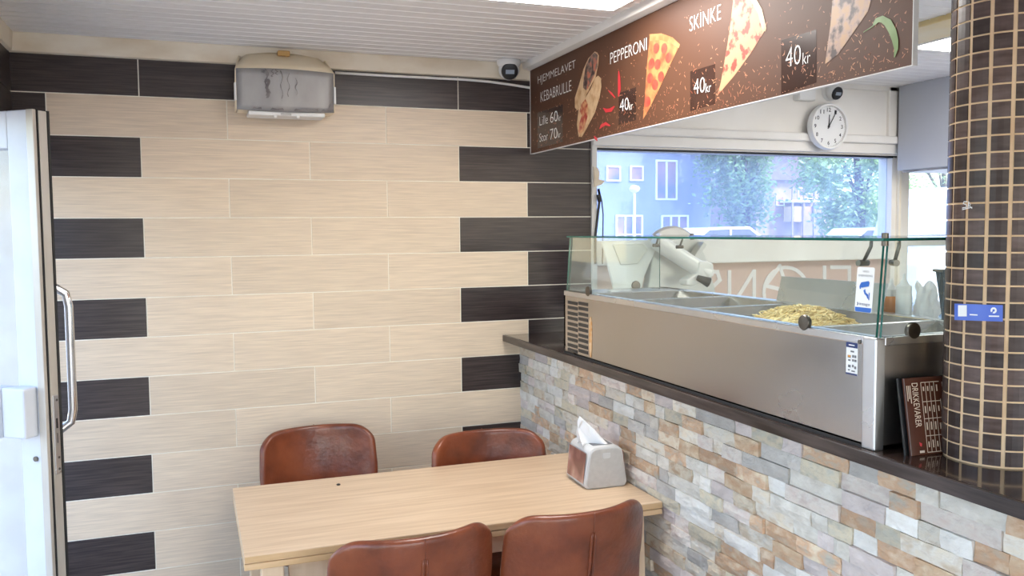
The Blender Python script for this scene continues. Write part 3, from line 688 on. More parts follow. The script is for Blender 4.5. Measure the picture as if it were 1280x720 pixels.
# surveillance notice on the inside of the front glass
nx_ = lambda z: gx0+(gx1-gx0)*(z-CZ1)/(GT-CZ1)-.0016
na, nb_ = at(1070, 333.5, 0, gx0+.004), at(1090.5, 391.5, 0, gx0+.004)
def npt(u, v):
    z = nb_.z+(na.z-nb_.z)*v; y = na.y+(nb_.y-na.y)*u; return Vector((nx_(z), y, z))
ns = MB(); rr = []
for cx_, cy_, a0 in ((.1, .04, 180), (.9, .04, 270), (.9, .96, 0), (.1, .96, 90)):
    for k in range(5):
        t = math.radians(a0+22.5*k); rr.append(npt(cx_+.1*math.cos(t), cy_+.04*math.sin(t)))
ns.prism(rr, (.0006, 0, 0))
notice = tag(ns.build('surveillance_notice', 'white_ink'), 'white and blue camera surveillance sticker on the display case glass', 'sticker')
lf = Vector((-.0006, 0, 0))
def nquad(mb, pts): mb.flat([npt(u, v)+lf for u, v in pts])
mb = MB(); put_text(mb, 'VIDEO-', npt(.33, .885)+lf, npt(.72, .885)-npt(.33, .885), npt(.33, .925)-npt(.33, .885)); put_text(mb, 'OVERVÅKING', npt(.10, .79)+lf, npt(.92, .79)-npt(.10, .79), npt(.1, .85)-npt(.1, .79)); mb.build('notice_heading', 'grey_ink', notice)
M['blue_ink'] = pmat('blue_ink', (.02, .13, .52), None, .35)
mb = MB(); nquad(mb, [(.22, .60), (.30, .66), (.72, .70), (.78, .66), (.74, .58), (.32, .54)]); nquad(mb, [(.20, .57), (.27, .64), (.30, .52), (.24, .50)]); nquad(mb, [(.45, .48), (.55, .52), (.60, .44), (.74, .40), (.76, .31), (.70, .31), (.66, .36), (.52, .41)]); nquad(mb, [(.77, .44), (.82, .44), (.82, .28), (.77, .28)])
nquad(mb, [(.03, .04), (.97, .04), (.97, .105), (.03, .105)]); nquad(mb, [(.08, .005), (.92, .005), (.97, .04), (.03, .04)]); mb.build('camera_pictogram', 'blue_ink', notice)
mb = MB(); put_text(mb, 'intego', npt(.27, .135)+lf, npt(.88, .135)-npt(.27, .135), npt(.27, .215)-npt(.27, .135)); nquad(mb, [(.12, .21), (.17, .215), (.22, .18), (.17, .14), (.12, .145), (.165, .18)]); mb.build('notice_name', 'navy', notice)

# food and bottles in and behind the case
M['cheese'] = pmat('grated_cheese', (.92, .74, .38), (.86, .63, .27), .55, scale=30)
ch = MB(); rr = random.Random(5)
ha = at(938, 392, 0, .16); hb = at(1056, 411, 0, .16)
ycm, yl = -1.735, .225
for i in range(1300):
    t, s_ = rr.gauss(0, .42), rr.gauss(0, .45)
    if t*t+s_*s_ > 1: continue
    top = .060*(1-t*t)*(1-s_*s_)+.0; z = CZ1-.045+top*rr.uniform(.55, 1.1)
    c = Vector((.150+.10*s_, ycm+yl*t, z)); a = rr.uniform(0, 6.28); d = Vector((math.cos(a), math.sin(a), rr.uniform(-.4, .4)))*.016
    ch.tube([c-d, c+Vector((rr.uniform(-.004, .004), rr.uniform(-.004, .004), .004)), c+d], .0019, 4)
ch.grid(lambda u, v: Vector((.150+.115*(u*2-1), ycm+yl*1.02*(v*2-1), CZ1-.066+.078*max(0, 1-(u*2-1)**2)**.8*max(0, 1-(v*2-1)**2)**.8)), 12, 12)
o = tag(ch.build('grated_cheese', 'cheese', smooth='all'), 'heap of yellow grated cheese in the display case pan', 'cheese'); o['kind'] = 'stuff'
M['sauce'] = pmat('orange_sauce', (.80, .30, .06), (.74, .26, .05), .3, scale=10)
M['sauce_r'] = pmat('red_sauce', (.60, .06, .04), None, .35)
M['clearpl'] = pmat('milky_plastic', (.85, .84, .82), None, .3)
def bottle(px, y, z, h, r, m1, m2, lab, name='sauce_bottle'):
    x = at(px, 400, 1, y).x
    b_ = thing(name, (x, y, z), lab, 'bottle')
    MB().lathe([(r*.9, 0), (r, .006), (r, h*.62), (r*.92, h*.68)], (x, y, z), n=20).build('bottle_body', m1, b_, smooth=40)
    MB().lathe([(r*.95, h*.68), (r*.95, h*.80), (r*.55, h*.84), (r*.3, h*.90), (r*.12, h)], (x, y, z), n=18).build('nozzle_cap', m2, b_, smooth=40)
    return b_
# shelf behind the case carrying the bottles
shf = thing('kitchen_worktop', (1.2, -1.1, 0), 'steel kitchen worktop behind the display case', 'worktop')
MB().box((.56, -.62, 1.02), (2.05, -.02, 1.06)).build('top', 'steel_l', shf, bevel=.004)
MB().box((.58, -.58, 0), (2.03, -.04, 1.02)).build('cabinet', 'white', shf, bevel=.004)
sh2 = thing('service_shelf', (.45, -1.76, CZ0), 'narrow steel shelf behind the display case', 'shelf')
MB().box((CX1+.005, -1.97, 1.30), (.52, -1.55, 1.312)).build('shelf_plate', 'steel_l', sh2, bevel=.002)
for yy in (-1.58, -1.94): MB().box((.42, yy-.01, CZ0), (.44, yy+.01, 1.301)).build('bracket', 'steel_l', sh2)
def shelf_bottle(px, h, r, m1, m2, lab, xx):
    q = at(px, 415, 0, xx); b_ = thing('sauce_bottle', (xx, q.y, 1.312), lab, 'bottle'); c0 = (xx, q.y, 1.312)
    MB().lathe([(r*.9, 0), (r, .006), (r, h*.62), (r*.92, h*.68)], c0, n=20).build('bottle_body', m1, b_, smooth=40)
    MB().lathe([(r*.95, h*.68), (r*.95, h*.80), (r*.55, h*.84), (r*.3, h*.90), (r*.12, h)], c0, n=18).build('nozzle_cap', m2, b_, smooth=40)
shelf_bottle(1113, .150, .0215, 'sauce', 'clearpl', 'orange sauce squeeze bottle behind the display case', .425)
shelf_bottle(1093, .105, .019, 'sauce_r', 'clearpl', 'red sauce tub with pale lid beside the orange bottle', .425)
shelf_bottle(1129, .165, .021, 'clearpl', 'clearpl', 'milky white squeeze bottle behind the display case', .425)
M['bag'] = filmmat('plastic_bag', (.88, .88, .88), .5)
q = at(1153, 415, 0, .45); bz = 1.312
def bagpt(u, v):
    a = u*2*math.pi; r = .032*(1-.35*v*v)*(1+.22*math.sin(3*a+7*v)+.17*math.sin(7*a-9*v)+.10*math.sin(11*a+23*v)); return Vector((.460+.75*r*math.cos(a), q.y+r*math.sin(a)*1.05, bz+.140*v+.008*math.sin(a*3+1)*v))
tag(MB().grid(bagpt, 44, 20).build('plastic_bag', M['bag'], smooth='all'), 'crumpled white plastic bag behind the display case', 'bag')
M['denim'] = pmat('dark_striped_cloth', (.012, .018, .032), (.05, .075, .11), .8, scale=3, stretch=(1, 40, 1), lo=.45, hi=.55, detail=1)
ca, cb = at(1169, 337, 0, .425), at(1169, 408, 0, .425)
def clothpt(u, v): return Vector((.425+.010*math.sin(u*16), ca.y-.14*u+.03*v*(1-u)*-1, ca.z+.05*u*0-(ca.z-cb.z)*v*(1-.0*u)-.02*math.sin(u*3)*v))
cl = MB().grid(clothpt, 24, 12)
hk = thing('hanging_cloth', (.425, ca.y-.07, cb.z), 'dark striped apron cloth hanging beside the pillar', 'cloth')
o = cl.build('cloth', 'denim', hk, smooth='all'); a = o.modifiers.new('s', 'SOLIDIFY'); a.thickness = .003
MB().tube([(.425, ca.y+.005, ca.z-.002), (.425, ca.y-.15, ca.z-.002)], .004, 8).build('rod', 'darksteel', hk)
MB().tube([(.425, ca.y-.15, ca.z-.002), (.425, ca.y-.15, 1.141)], .005, 8).build('stand', 'darksteel', hk)

# ---------------------------------------------------------------- meat slicer on the worktop
SY = -.34
sl0 = at(830, 400, 1, SY); slc = thing('meat_slicer', (sl0.x, SY, 1.06), 'pale aluminium meat slicer on the worktop behind the glass', 'meat slicer')
def pp(pts, y, d, name, mat, parent=slc, bevel=.006):
    return MB().prism([at(x_, y_, 1, y) for x_, y_ in pts], (0, d, 0)).build(name, mat, parent, bevel=bevel)
pp([(822, 405), (905, 405), (908, 428), (820, 428)], SY-.10, .22, 'base', 'alu')
pp([(818, 302), (872, 296), (886, 330), (906, 408), (868, 412), (800, 405), (812, 350)], SY, .05, 'angled_plate', 'alu')
c0 = at(838, 325, 1, SY+.07)
MB().lathe([(.145, -.008), (.150, 0), (.15, .012), (.14, .02), (.02, .024)], c0, (0, -1, 0), 40).build('blade_guard', 'alu', slc, smooth=35)
ml_ = MB(); tray = [(752, 301), (812, 300), (822, 308), (806, 345), (796, 392), (776, 398)]
pp(tray, SY-.02, .012, 'carriage_tray', 'clearpl')
pp([(766, 306), (804, 305), (810, 312), (797, 330), (776, 331)], SY-.026, .007, 'tray_inset', 'alu', bevel=.003)
MB().tube([at(818, 300, 1, SY-.05), at(884, 343, 1, SY-.09)], .036, 18).build('motor_tube', 'plastic_w', slc, smooth=40)
pp([(884, 326), (892, 330), (893, 345), (866, 358), (858, 356), (858, 350), (872, 342), (874, 328)], SY-.12, .06, 'tube_bracket', 'plastic_w')
MB().tube([at(872, 347, 1, SY-.13), at(886, 353, 1, SY-.14)], [.012, .022], 12).build('black_knob', 'black', slc, smooth=40)
MB().lathe([(.012, 0), (.012, .03), (.006, .034)], at(893, 376, 1, SY-.0), (0, -1, 0), 12).build('thumb_screw', 'plastic_w', slc, smooth=40)
pp([(868, 320), (880, 302), (884, 306), (872, 324)], SY-.06, .05, 'pusher_arm', 'alu', bevel=.003)

# ---------------------------------------------------------------- hanging menu sign
SXP = .045; SYA, SYB, SZ0, SZ1 = -.028, -2.186, 1.939, 2.302
mt, n_, L_, o_ = new_mat('brown_menu_print')
p_ = n_.new('ShaderNodeBsdfPrincipled'); p_.inputs['Roughness'].default_value = .5; p_.inputs['Specular IOR Level'].default_value = .3; L_.new(p_.outputs[0], o_.inputs[0])
tc_ = n_.new('ShaderNodeTexCoord'); no_ = n_.new('ShaderNodeTexNoise'); no_.inputs['Scale'].default_value = 3; no_.inputs['Detail'].default_value = 5
cr_ = n_.new('ShaderNodeValToRGB'); cr_.color_ramp.elements[0].color = (.082, .034, .019, 1); cr_.color_ramp.elements[1].color = (.108, .046, .024, 1)
L_.new(tc_.outputs['Object'], no_.inputs['Vector']); L_.new(no_.outputs['Fac'], cr_.inputs[0]); L_.new(cr_.outputs[0], p_.inputs['Base Color'])
M['menu_print'] = mt
sign = thing('menu_sign', (SXP, (SYA+SYB)/2, SZ0), 'long brown hanging menu board with pizza slices and prices', 'sign')
MB().box((SXP, SYB, SZ0), (SXP+.012, SYA, SZ1)).build('board', 'menu_print', sign)
e = MB(); e.box((SXP-.001, SYA, SZ0), (SXP+.013, SYA+.003, SZ1)); e.box((SXP-.001, SYB-.002, SZ0-.0018), (SXP+.013, SYB, SZ1)); e.box((SXP-.001, SYB, SZ0-.0018), (SXP+.013, SYA+.003, SZ0)); e.build('edge_profile', 'plastic_w', sign)
for yy in (-.5, -1.4): MB().box((SXP+.002, yy-.01, SZ1-.01), (SXP+.010, yy+.01, 2.335)).build('bracket', 'plastic_w', sign)
LAY = [0]
def sp(px, py, k=1): q = at(px, py, 0, SXP-.0004*k); return q
def spoly(name, pts, mat, k=1, parent=sign):
    return MB().flat([sp(x, y, k) for x, y in pts]).build(name, mat, parent)
def z3(pts): return [(660+x/3.6, y/3.6) for x, y in pts]
def z4(pts): return [(860+x/4.267, y/4.267) for x, y in pts]
M['price_box'] = pmat('price_box_print', (.040, .018, .013), (.055, .026, .018), .22, scale=4)
for nm, pts in (('a', z3([(42, 508), (156, 470), (156, 640), (42, 668)])), ('b', z3([(408, 418), (486, 392), (486, 540), (408, 562)])), ('c', z3([(730, 322), (842, 288), (842, 468), (730, 500)])), ('d', z4([(497, 215), (685, 158), (685, 440), (497, 505)]))):
    spoly('price_box', pts, 'price_box', 1)
M['letter'] = pmat('white_letter_print', (.86, .84, .80), None, .35)
def stext(s, bl, br, tl, thin=-.006):
    a, b, c = sp(*bl, 4), sp(*br, 4), sp(*tl, 4)
    mb = MB(); put_text(mb, s, a, (0, b.y-a.y, 0), (0, 0, c.z-a.z), thin); mb.build('lettering', 'letter', sign)
stext('HJEMMELAVET', (672.3, 107.8), (719.3, 92.2), (672.3, 95.8), -.012); stext('KEBABRULLE', (675.8, 127.8), (714.2, 115.3), (675.8, 115.3), -.012)
stext('Lille', (674.6, 157.3), (684.8, 154), (674.6, 146.2), -.010); stext('60', (687.8, 154), (697, 151.8), (687.8, 140.8), -.010); stext('kr', (697.8, 151.5), (701, 150.5), (697.8, 143.6), -.010)
stext('Stor', (674.4, 177.6), (684.8, 174.6), (674.4, 167.2), -.010); stext('70', (687.6, 175), (696.6, 172.6), (687.6, 161.5), -.010); stext('kr', (697.4, 172.3), (700.6, 171.3), (697.4, 164.5), -.010)
stext('PEPPERONI', (762.8, 80.5), (808.3, 65), (762.8, 66.2), -.012)
stext('40', (774.7, 140), (785.8, 137.5), (774.7, 124.8), -.010); stext('kr', (786.5, 137.6), (790.8, 136.6), (786.5, 128), -.004)
stext('SKINKE', (861.9, 39.8), (901, 28.5), (861.9, 21.5), -.012)
stext('40', (867, 118.6), (881, 116.3), (867, 99.8), -.012); stext('kr', (882, 115.9), (888.8, 114.3), (882, 104.5), -.008)
stext('40', (981.9, 84.6), (1000.8, 81.8), (981.9, 60.8), -.014); stext('kr', (1003.2, 80.6), (1012.8, 78.8), (1003.2, 66.2), -.010)
# printed food
M['wrap'] = pmat('wrap_print', (.56, .38, .22), (.38, .21, .09), .4, scale=28, lo=.45, hi=.7)
M['fill'] = pmat('kebab_filling_print', (.05, .02, .018), (.45, .12, .07), .3, scale=38, lo=.4, hi=.62, c3=(.18, .12, .09))
M['fill2'] = pmat('tomato_filling_print', (.30, .03, .02), (.55, .30, .14), .3, scale=40, lo=.4, hi=.65)
M['crust'] = pmat('crust_print', (.50, .27, .11), (.36, .14, .05), .4, scale=26)
M['pizza'] = pmat('cheese_pizza_print', (.50, .21, .075), (.36, .075, .03), .5, scale=26, lo=.42, hi=.66)
M['pep'] = pmat('pepperoni_print', (.36, .045, .03), (.42, .08, .05), .4, scale=60)
M['ham'] = pmat('ham_pizza_print', (.46, .28, .14), (.24, .04, .022), .5, scale=34, lo=.42, hi=.60, c3=(.72, .26, .14))
M['beef'] = pmat('beef_pizza_print', (.46, .27, .14), (.045, .022, .02), .4, scale=34, lo=.40, hi=.62, c3=(.38, .24, .18))
M['red'] = pmat('chilli_print', (.55, .03, .04), None, .3)
M['green'] = pmat('pepper_print', (.15, .25, .065), (.23, .34, .13), .4, scale=14)
wrap = thing('kebab_print', (SXP-.001, -.3, 2.0)); bpy.data.objects.remove(wrap)
k1 = spoly('kebab_print', z3([(300,232),(312,236),(319,250),(316,290),(305,345),(290,372),(262,430),(240,478),(222,497),(211,484),(211,440),(230,380),(250,310),(272,262)]), 'wrap', 2)
spoly('kebab_filling', z3([(300,236),(314,248),(312,300),(296,345),(280,380),(262,408),(248,395),(250,345),(262,290),(282,252)]), 'fill', 3, k1)
k2 = spoly('kebab_print', z3([(316,340),(328,352),(330,390),(322,440),(300,510),(264,578),(242,617),(228,614),(220,560),(228,488),(252,450),(282,400),(300,352)]), 'wrap', 3)
spoly('kebab_filling', z3([(258,446),(270,470),(268,525),(250,588),(236,606),(226,590),(232,550),(242,520),(232,500),(240,470)]), 'fill2', 4, k2)
def sstroke(name, pts, wds, mat, k=3):
    pts = [Vector((p[0], p[1])) for p in pts]; Lf, Rt = [], []
    for i, p in enumerate(pts):
        d = (pts[min(i+1, len(pts)-1)]-pts[max(i-1, 0)]).normalized(); nn = Vector((-d.y, d.x))*wds[i]/2
        Lf.append(p+nn); Rt.append(p-nn)
    mb = MB()
    for i in range(len(pts)-1): mb.flat([sp(*Lf[i], k), sp(*Lf[i+1], k), sp(*Rt[i+1], k), sp(*Rt[i], k)])
    return mb.build(name, mat, sign)
for pts, wd in ((z3([(408,318),(410,350),(411,400),(407,434)]), (.8, 3, 3.4, 1.2)), (z3([(360,405),(375,420),(392,440)]), (.8, 2.4, 1.2)), (z3([(338,486),(352,498),(372,495),(389,478)]), (.8, 5, 4.6, 1.4)), (z3([(322,580),(332,566),(350,556),(369,566)]), (.8, 3.6, 4.2, 1.6)), (z3([(297,612),(304,622),(312,634)]), (.8, 3.4, 1))):
    sstroke('chilli_print', pts, wd, 'red')
p1 = spoly('pizza_print', z3([(548,158),(600,160),(650,182),(680,208),(640,290),(590,400),(545,490),(517,538),(525,450),(535,300)]), 'pizza', 2)
spoly('crust_print', z3([(546,154),(600,150),(650,168),(684,200),(678,216),(645,196),(600,180),(548,184)]), 'crust', 3, p1)
for x, y in ((577,217),(613,218),(632,260),(556,285),(583,290),(548,352),(598,345),(572,382),(538,458)):
    MB().flat([sp(660+(x+14*math.cos(t))/3.6, (y+24*math.sin(t)-4*math.cos(t))/3.6, 3.4) for t in [2*math.pi*i/14 for i in range(14)]]).build('pepperoni_print', 'pep', p1)
p2 = spoly('pizza_print', z4([(246,-45),(320,-50),(372,30),(405,120),(408,165),(330,290),(250,400),(155,512),(175,440),(210,240),(230,100)]), 'ham', 2)
spoly('crust_print', z4([(318,-55),(350,-30),(395,50),(418,150),(412,168),(398,162),(372,70),(335,0)]), 'wrap', 3, p2)
p3 = spoly('pizza_print', z4([(778,-90),(1000,-90),(960,60),(870,190),(800,290),(731,342),(742,260),(760,130)]), 'beef', 2)
sstroke('pepper_print', z4([(935,172),(985,140),(1000,118)]), (.8, 1.2, 2.0), 'green')
sstroke('pepper_print', z4([(990,132),(1008,108),(1035,102),(1065,120),(1090,165),(1105,215),(1110,262),(1100,306)]), (3, 6, 9, 10.5, 10, 8, 5, 1), 'green', 4)
M['spark'] = pmat('spark_print', (.34, .09, .045), (.62, .32, .17), .4, scale=30)
spk = MB(); rr = random.Random(3); Ls = SYA-SYB
for i in range(1150):
    u = rr.random()**.75; v = rr.random()**(2.2 if rr.random() < .75 else 1.0)*.9
    if v > .55 and rr.random() < .6: continue
    y = SYA-.01-u*(Ls-.02); z = SZ0+.006+v*(SZ1-SZ0-.02); a = rr.uniform(0, 3.14); l = rr.uniform(.004, .016)*(.6+.4*(1-v)); wd = rr.uniform(.0006, .0012)
    bnd = rr.uniform(-.4, .4); xk = SXP-.0005
    d1 = Vector((0, math.cos(a), math.sin(a)))*l/2; d2 = Vector((0, math.cos(a+bnd), math.sin(a+bnd)))*l/2; nn = Vector((0, -math.sin(a), math.cos(a)))*wd; c = Vector((xk, y, z))
    if c.z-.02 < SZ0 or y-.01 < SYB: d1 *= .3; d2 *= .3
    spk.flat([c-d1-nn, c-nn, c+d2, c+d2+nn, c+nn, c-d1+nn])
o = spk.build('spark_print', 'spark', sign); o['kind'] = 'stuff'

# ---------------------------------------------------------------- heater on the back wall
hx0, hx1 = -1.197, -.822
ht = thing('wall_heater', ((hx0+hx1)/2, 0, 2.05), 'cream and stained grey heater box mounted on the dark tile row', 'heater')
M['heat_grey'] = pmat('stained_grey_panel', (.40, .385, .37), (.25, .235, .23), .42, .2, scale=5, stretch=(1.5, 1, .7), lo=.35, hi=.75, detail=8)
M['stain'] = pmat('dark_drip_stain', (.15, .13, .13), (.24, .22, .215), .6, scale=30)
def hf(u, v):            # front panel, bulging slightly
    x = hx0+.004+(hx1-hx0-.008)*u; z = 2.072+.152*v-.006*math.sin(math.pi*u)*(1 if v < .5 else -.6)*abs(v-.5)*2
    return Vector((x, -.118-.018*math.sin(math.pi*u)-.012*v, z))
mb = MB().grid(hf, 16, 8); o = mb.build('front_panel', 'heat_grey', ht, smooth='all')
a = o.modifiers.new('s', 'SOLIDIFY'); a.thickness = .008
mb = MB()
def hu(u, v):             # sloping upper cover
    k = .5-.5*math.cos(math.pi*u); inset = .055*v*(1-2*u)
    x = hx0+(hx1-hx0)*u+inset; y = -.128-.018*math.sin(math.pi*u)+.118*v; z = 2.222+.085*v**.8+.004*math.sin(math.pi*u)
    return Vector((x, y, z))
mb.grid(hu, 14, 6)
o = mb.build('upper_cover', 'cream_p', ht, smooth='all')
a = o.modifiers.new('s', 'SOLIDIFY'); a.thickness = .006
MB().prism([(hx0, -.004, 2.075), (hx0, -.116, 2.075), (hx0, -.126, 2.222), (hx0+.02, -.03, 2.290), (hx0+.02, -.004, 2.290)], (.006, 0, 0)).build('side_panel', 'cream_p', ht)
MB().prism([(hx1-.006, -.004, 2.075), (hx1-.006, -.116, 2.075), (hx1-.006, -.126, 2.222), (hx1-.026, -.03, 2.290), (hx1-.026, -.004, 2.290)], (.006, 0, 0)).build('side_panel', 'cream_p', ht)
MB().box((hx0+.01, -.11, 2.072), (hx1-.01, -.004, 2.082)).build('bottom_plate', 'cream_p', ht)
MB().box((hx0+.045, -.128, 2.052), (hx1-.040, -.02, 2.068)).build('lower_lip', 'plastic_w', ht, bevel=.005)
MB().box((hx0+.165, -.131, 2.054), (hx0+.205, -.126, 2.062)).build('lip_window', 'grey_p', ht, bevel=.001)
for x in (hx0+.14, hx0+.225): MB().box((x, -.126, 2.045), (x+.012, -.10, 2.054)).build('lip_tab', 'plastic_w', ht, bevel=.002)
for x in (hx0-.004, hx1-.004): MB().box((x, -.128, 2.105), (x+.008, -.098, 2.172)).build('side_clip', 'plastic_w', ht, bevel=.002)
MB().box((-1.032, -.075, 2.292), (-.985, -.02, 2.312)).build('top_tab', pmat('amber_plastic', (.62, .36, .12), None, .5), ht, bevel=.004)
em = MB(); 
for x, zz in ((-1.012, 2.252), (-.998, 2.252)): em.tube([(x, -.108, 2.238), (x+.004, -.098, 2.248), (x, -.085, 2.258)], .002, 6)
em.build('emblem', pmat('faded_emblem', (.66, .50, .30), None, .5), ht)
rr = random.Random(8); stn = MB()
for u0, v0, v1, wd in ((.30, .98, .35, .010), (.31, .75, .30, .014), (.36, .98, .8, .006), (.40, .98, .85, .006), (.45, .95, .3, .003), (.52, .9, .35, .003), (.60, .8, .4, .004), (.27, .95, .88, .012)):
    n = 9; pth = [(u0+.012*math.sin(i*1.3+u0*40), v0+(v1-v0)*i/(n-1)) for i in range(n)]
    for i in range(n-1):
        w0 = wd*(.5+rr.random()*.7)/2/(hx1-hx0)
        q = [hf(pth[i][0]-w0, pth[i][1]), hf(pth[i][0]+w0, pth[i][1]), hf(pth[i+1][0]+w0, pth[i+1][1]), hf(pth[i+1][0]-w0, pth[i+1][1])]
        stn.flat([v_+Vector((0, -.0048, 0)) for v_ in q])
for u0, u1 in ((.15, .25), (.33, .47), (.57, .72), (.74, .83), (.86, .97)):
    q = [hf(u0, .03), hf(u1, .03), hf(u1-.01, .085), hf((u0+u1)/2, .06), hf(u0+.02, .08)]; stn.flat([v_+Vector((0, -.005, 0)) for v_ in q])
stn.flat([v_+Vector((0, -.005, 0)) for v_ in (hf(.93, .05), hf(.99, .05), hf(.99, .28), hf(.96, .2))])
stn.build('drip_stains', 'stain', ht)

# ---------------------------------------------------------------- security cameras, clock, boxes, cables
def dome(name, base, nrm, face, r, lab):
    base, nrm, face = Vector(base), Vector(nrm).normalized(), Vector(face).normalized()
    t = thing(name, base, lab, 'camera')
    MB().lathe([(r*.98, 0), (r*1.0, r*.12), (r*.96, r*.35), (r*.80, r*.55)], base, nrm, 28).build('mount_base', 'plastic_w', t, smooth=35)
    c = base+nrm*r*.75
    prof = [(r*.86*math.sin(math.pi*i/14), -r*.86*math.cos(math.pi*i/14)) for i in range(1, 11)]
    MB().lathe(prof, c, face, 28).build('ball_housing', 'plastic_w', t, smooth='all')
    fc = c+face*r*.50
    MB().lathe([(r*.70, 0), (r*.70, r*.10), (r*.62, r*.22), (r*.56, r*.24)], fc, face, 28).build('black_face', 'black', t, smooth=35)
    rt_ = face.cross(Vector((0, 0, 1))).normalized(); u_ = rt_.cross(face)
    q = fc+face*(r*.245)
    MB().prism([q+rt_*a*r*.36+u_*b*r*.17 for a, b in ((-1, -1), (1, -1), (1, 1), (-1, 1))], face*.0015).build('lens_window', pmat('lens_grey', (.33, .38, .45), None, .2), t)
    return t
q = at(636, 74, 1, -.075)
dome('security_camera', (q.x, -.075, ZC-.001), (0, 0, -1), (-.20, -.93, -.42), .052, 'white dome security camera on the ceiling beside the menu sign')
q = at(1036, 112, 1, -.010)
dome('security_camera', (q.x, -.010, q.z-.01), (0, -1, -.2), (.10, -.92, -.40), .047, 'white dome security camera on the panel above the clock')
a, b = at(993, 111, 1, -.02), at(1014, 127, 1, -.02)
jb = thing('junction_box', ((a.x+b.x)/2, -.012, b.z), 'small white junction box beside the camera over the clock', 'junction box')
MB().box((a.x, -.055, b.z), (b.x, -.010, a.z)).build('box_body', 'plastic_w', jb, bevel=.005)
MB().box((a.x+.004, -.058, b.z+.004), (b.x-.004, -.054, a.z-.004)).build('lid', 'plastic_w', jb, bevel=.002)
ck = at(1032.5, 158.5, 1, -.05); CKR = .115
clk = thing('wall_clock', (ck.x, -.045, ck.z-CKR), 'round white wall clock with black numerals showing five past twelve', 'clock')
cc_ = Vector((ck.x, -.045, ck.z))
MB().lathe([(CKR*.97, 0), (CKR, .01), (CKR, .028), (CKR*.96, .038), (CKR*.88, .038), (CKR*.87, .020)], cc_, (0, -1, 0), 48).build('rim', 'plastic_w', clk, smooth=35)
MB().lathe([(CKR*.89, .020), (CKR*.89, .024)], cc_, (0, -1, 0), 48).build('dial', pmat('clock_dial', (.80, .80, .79), None, .5), clk, smooth=35)
fy = cc_.y-.0252
num = MB()
for h in range(1, 13):
    t = math.radians(90-30*h); s_ = str(h); hh = CKR*.17; ww = hh*.62*len(s_); c = cc_+Vector((math.cos(t), 0, math.sin(t)))*CKR*.71
    put_text(num, s_, (c.x-ww/2, fy, c.z-hh/2), (ww, 0, 0), (0, 0, hh), .01)
num.build('numerals', 'black', clk)
tk = MB()
for i in range(60):
    t = 2*math.pi*i/60; d = Vector((math.cos(t), 0, math.sin(t))); nn = Vector((-d.z, 0, d.x))*(.0007 if i % 5 else .0012)
    c = Vector((cc_.x, fy, cc_.z)); tk.flat([c+d*CKR*.835-nn, c+d*CKR*.86-nn, c+d*CKR*.86+nn, c+d*CKR*.835+nn])
tk.build('minute_marks', 'black', clk)
def hand(deg, ln, wd, k):
    t = math.radians(90-deg); d = Vector((math.cos(t), 0, math.sin(t))); nn = Vector((-d.z, 0, d.x))*wd; c = Vector((cc_.x, fy-.0012*k, cc_.z))
    MB().prism([c-d*ln*.16-nn, c+d*ln-nn*.7, c+d*ln+nn*.7, c-d*ln*.16+nn], (0, -.0008, 0)).build('hand', 'black', clk)
hand(3, CKR*.50, .0032, 1); hand(31, CKR*.76, .0024, 2)
MB().lathe([(.006, 0), (.005, .004)], (cc_.x, fy, cc_.z), (0, -1, 0), 14).build('hub', 'black', clk)
# white cable along the top tiles, behind the sign
cb_ = MB().tube([at(x, y, 1, -.013) for x, y in ((419, 91), (480, 94.5), (540, 97.5), (580, 99.5), (610, 102), (640, 106), (664, 110), (690, 113))], .0055, 8)
tag(cb_.build('wall_cable', 'plastic_w', smooth='all'), 'white cable running along the dark tiles right of the heater', 'cable')
bc = MB().tube([at(x, y, 1, -.022) for x, y in ((748, 236), (750, 246), (748, 262), (746, 280), (744, 296), (744, 330))], .006, 8)
bcr = tag(bc.build('black_cable', 'black', smooth='all'), 'black cable hanging at the corner of the kitchen window', 'cable')
MB().tube([at(x, y, 1, -.028) for x, y in ((749, 238), (752, 250), (754, 268), (753.5, 300), (753, 330))], .003, 6).build('thin_lead', 'black', bcr, smooth='all')
MB().tube([at(748, 243, 1, -.026), at(750, 252, 1, -.026)], .011, 8).build('plug', 'black', bcr, smooth=40)
hkp = [at(x, y, 1, -.022) for x, y in ((742, 208), (748, 210), (750, 216), (749, 224), (757, 226), (752, 231), (743, 234))]
tag(MB().prism(hkp, (0, .012, 0)).build('torn_strip', 'trim', bevel=.002), 'torn beige strip of sealant on the kitchen window corner', 'strip')

# ---------------------------------------------------------------- menu card on the counter
M['card'] = pmat('dark_brown_card', (.085, .026, .014), (.060, .017, .010), .22, scale=4)
M['card_ink'] = pmat('cream_card_print', (.66, .52, .40), None, .5)
ma = at(1139.5, 570.5, 2, 1.1415); mb_ = Vector((ma.x+.135, ma.y-.006, 1.1415))
tl_ = at(1129.5, 473, 1, ma.y+.028)
ex = mb_-ma; ey = Vector((tl_.x-ma.x, tl_.y-ma.y, tl_.z-ma.z)); en = ex.cross(ey).normalized()
if en.y > 0: en = -en
card = thing('drinks_card', ma, 'brown drinks menu card leaning against the steel case', 'menu')
MB().prism([ma, ma+ex, ma+ex+ey, ma+ey], -en*.006).build('card', 'card', card, bevel=.001)
ma2 = ma+Vector((-.006, .010, 0)); MB().prism([ma2, ma2+ex, ma2+ex+ey*.99, ma2+ey*.99], -en*.004).build('backing_card', 'black', card)
def cp(u, v): return ma+ex*u+ey*v+en*.0008
pr = MB(); put_text(pr, 'DRIKKEVARER', cp(.13, .93), cp(.13, .36)-cp(.13, .93), cp(.24, .93)-cp(.13, .93))
pr.build('card_heading', 'card_ink', card)
pr = MB()
def cline(u0, v0, u1, v1, wd=.0007):
    a, b = cp(u0, v0), cp(u1, v1); d = (b-a).normalized(); nn = d.cross(en)*wd; pr.flat([a-nn, b-nn, b+nn, a+nn])
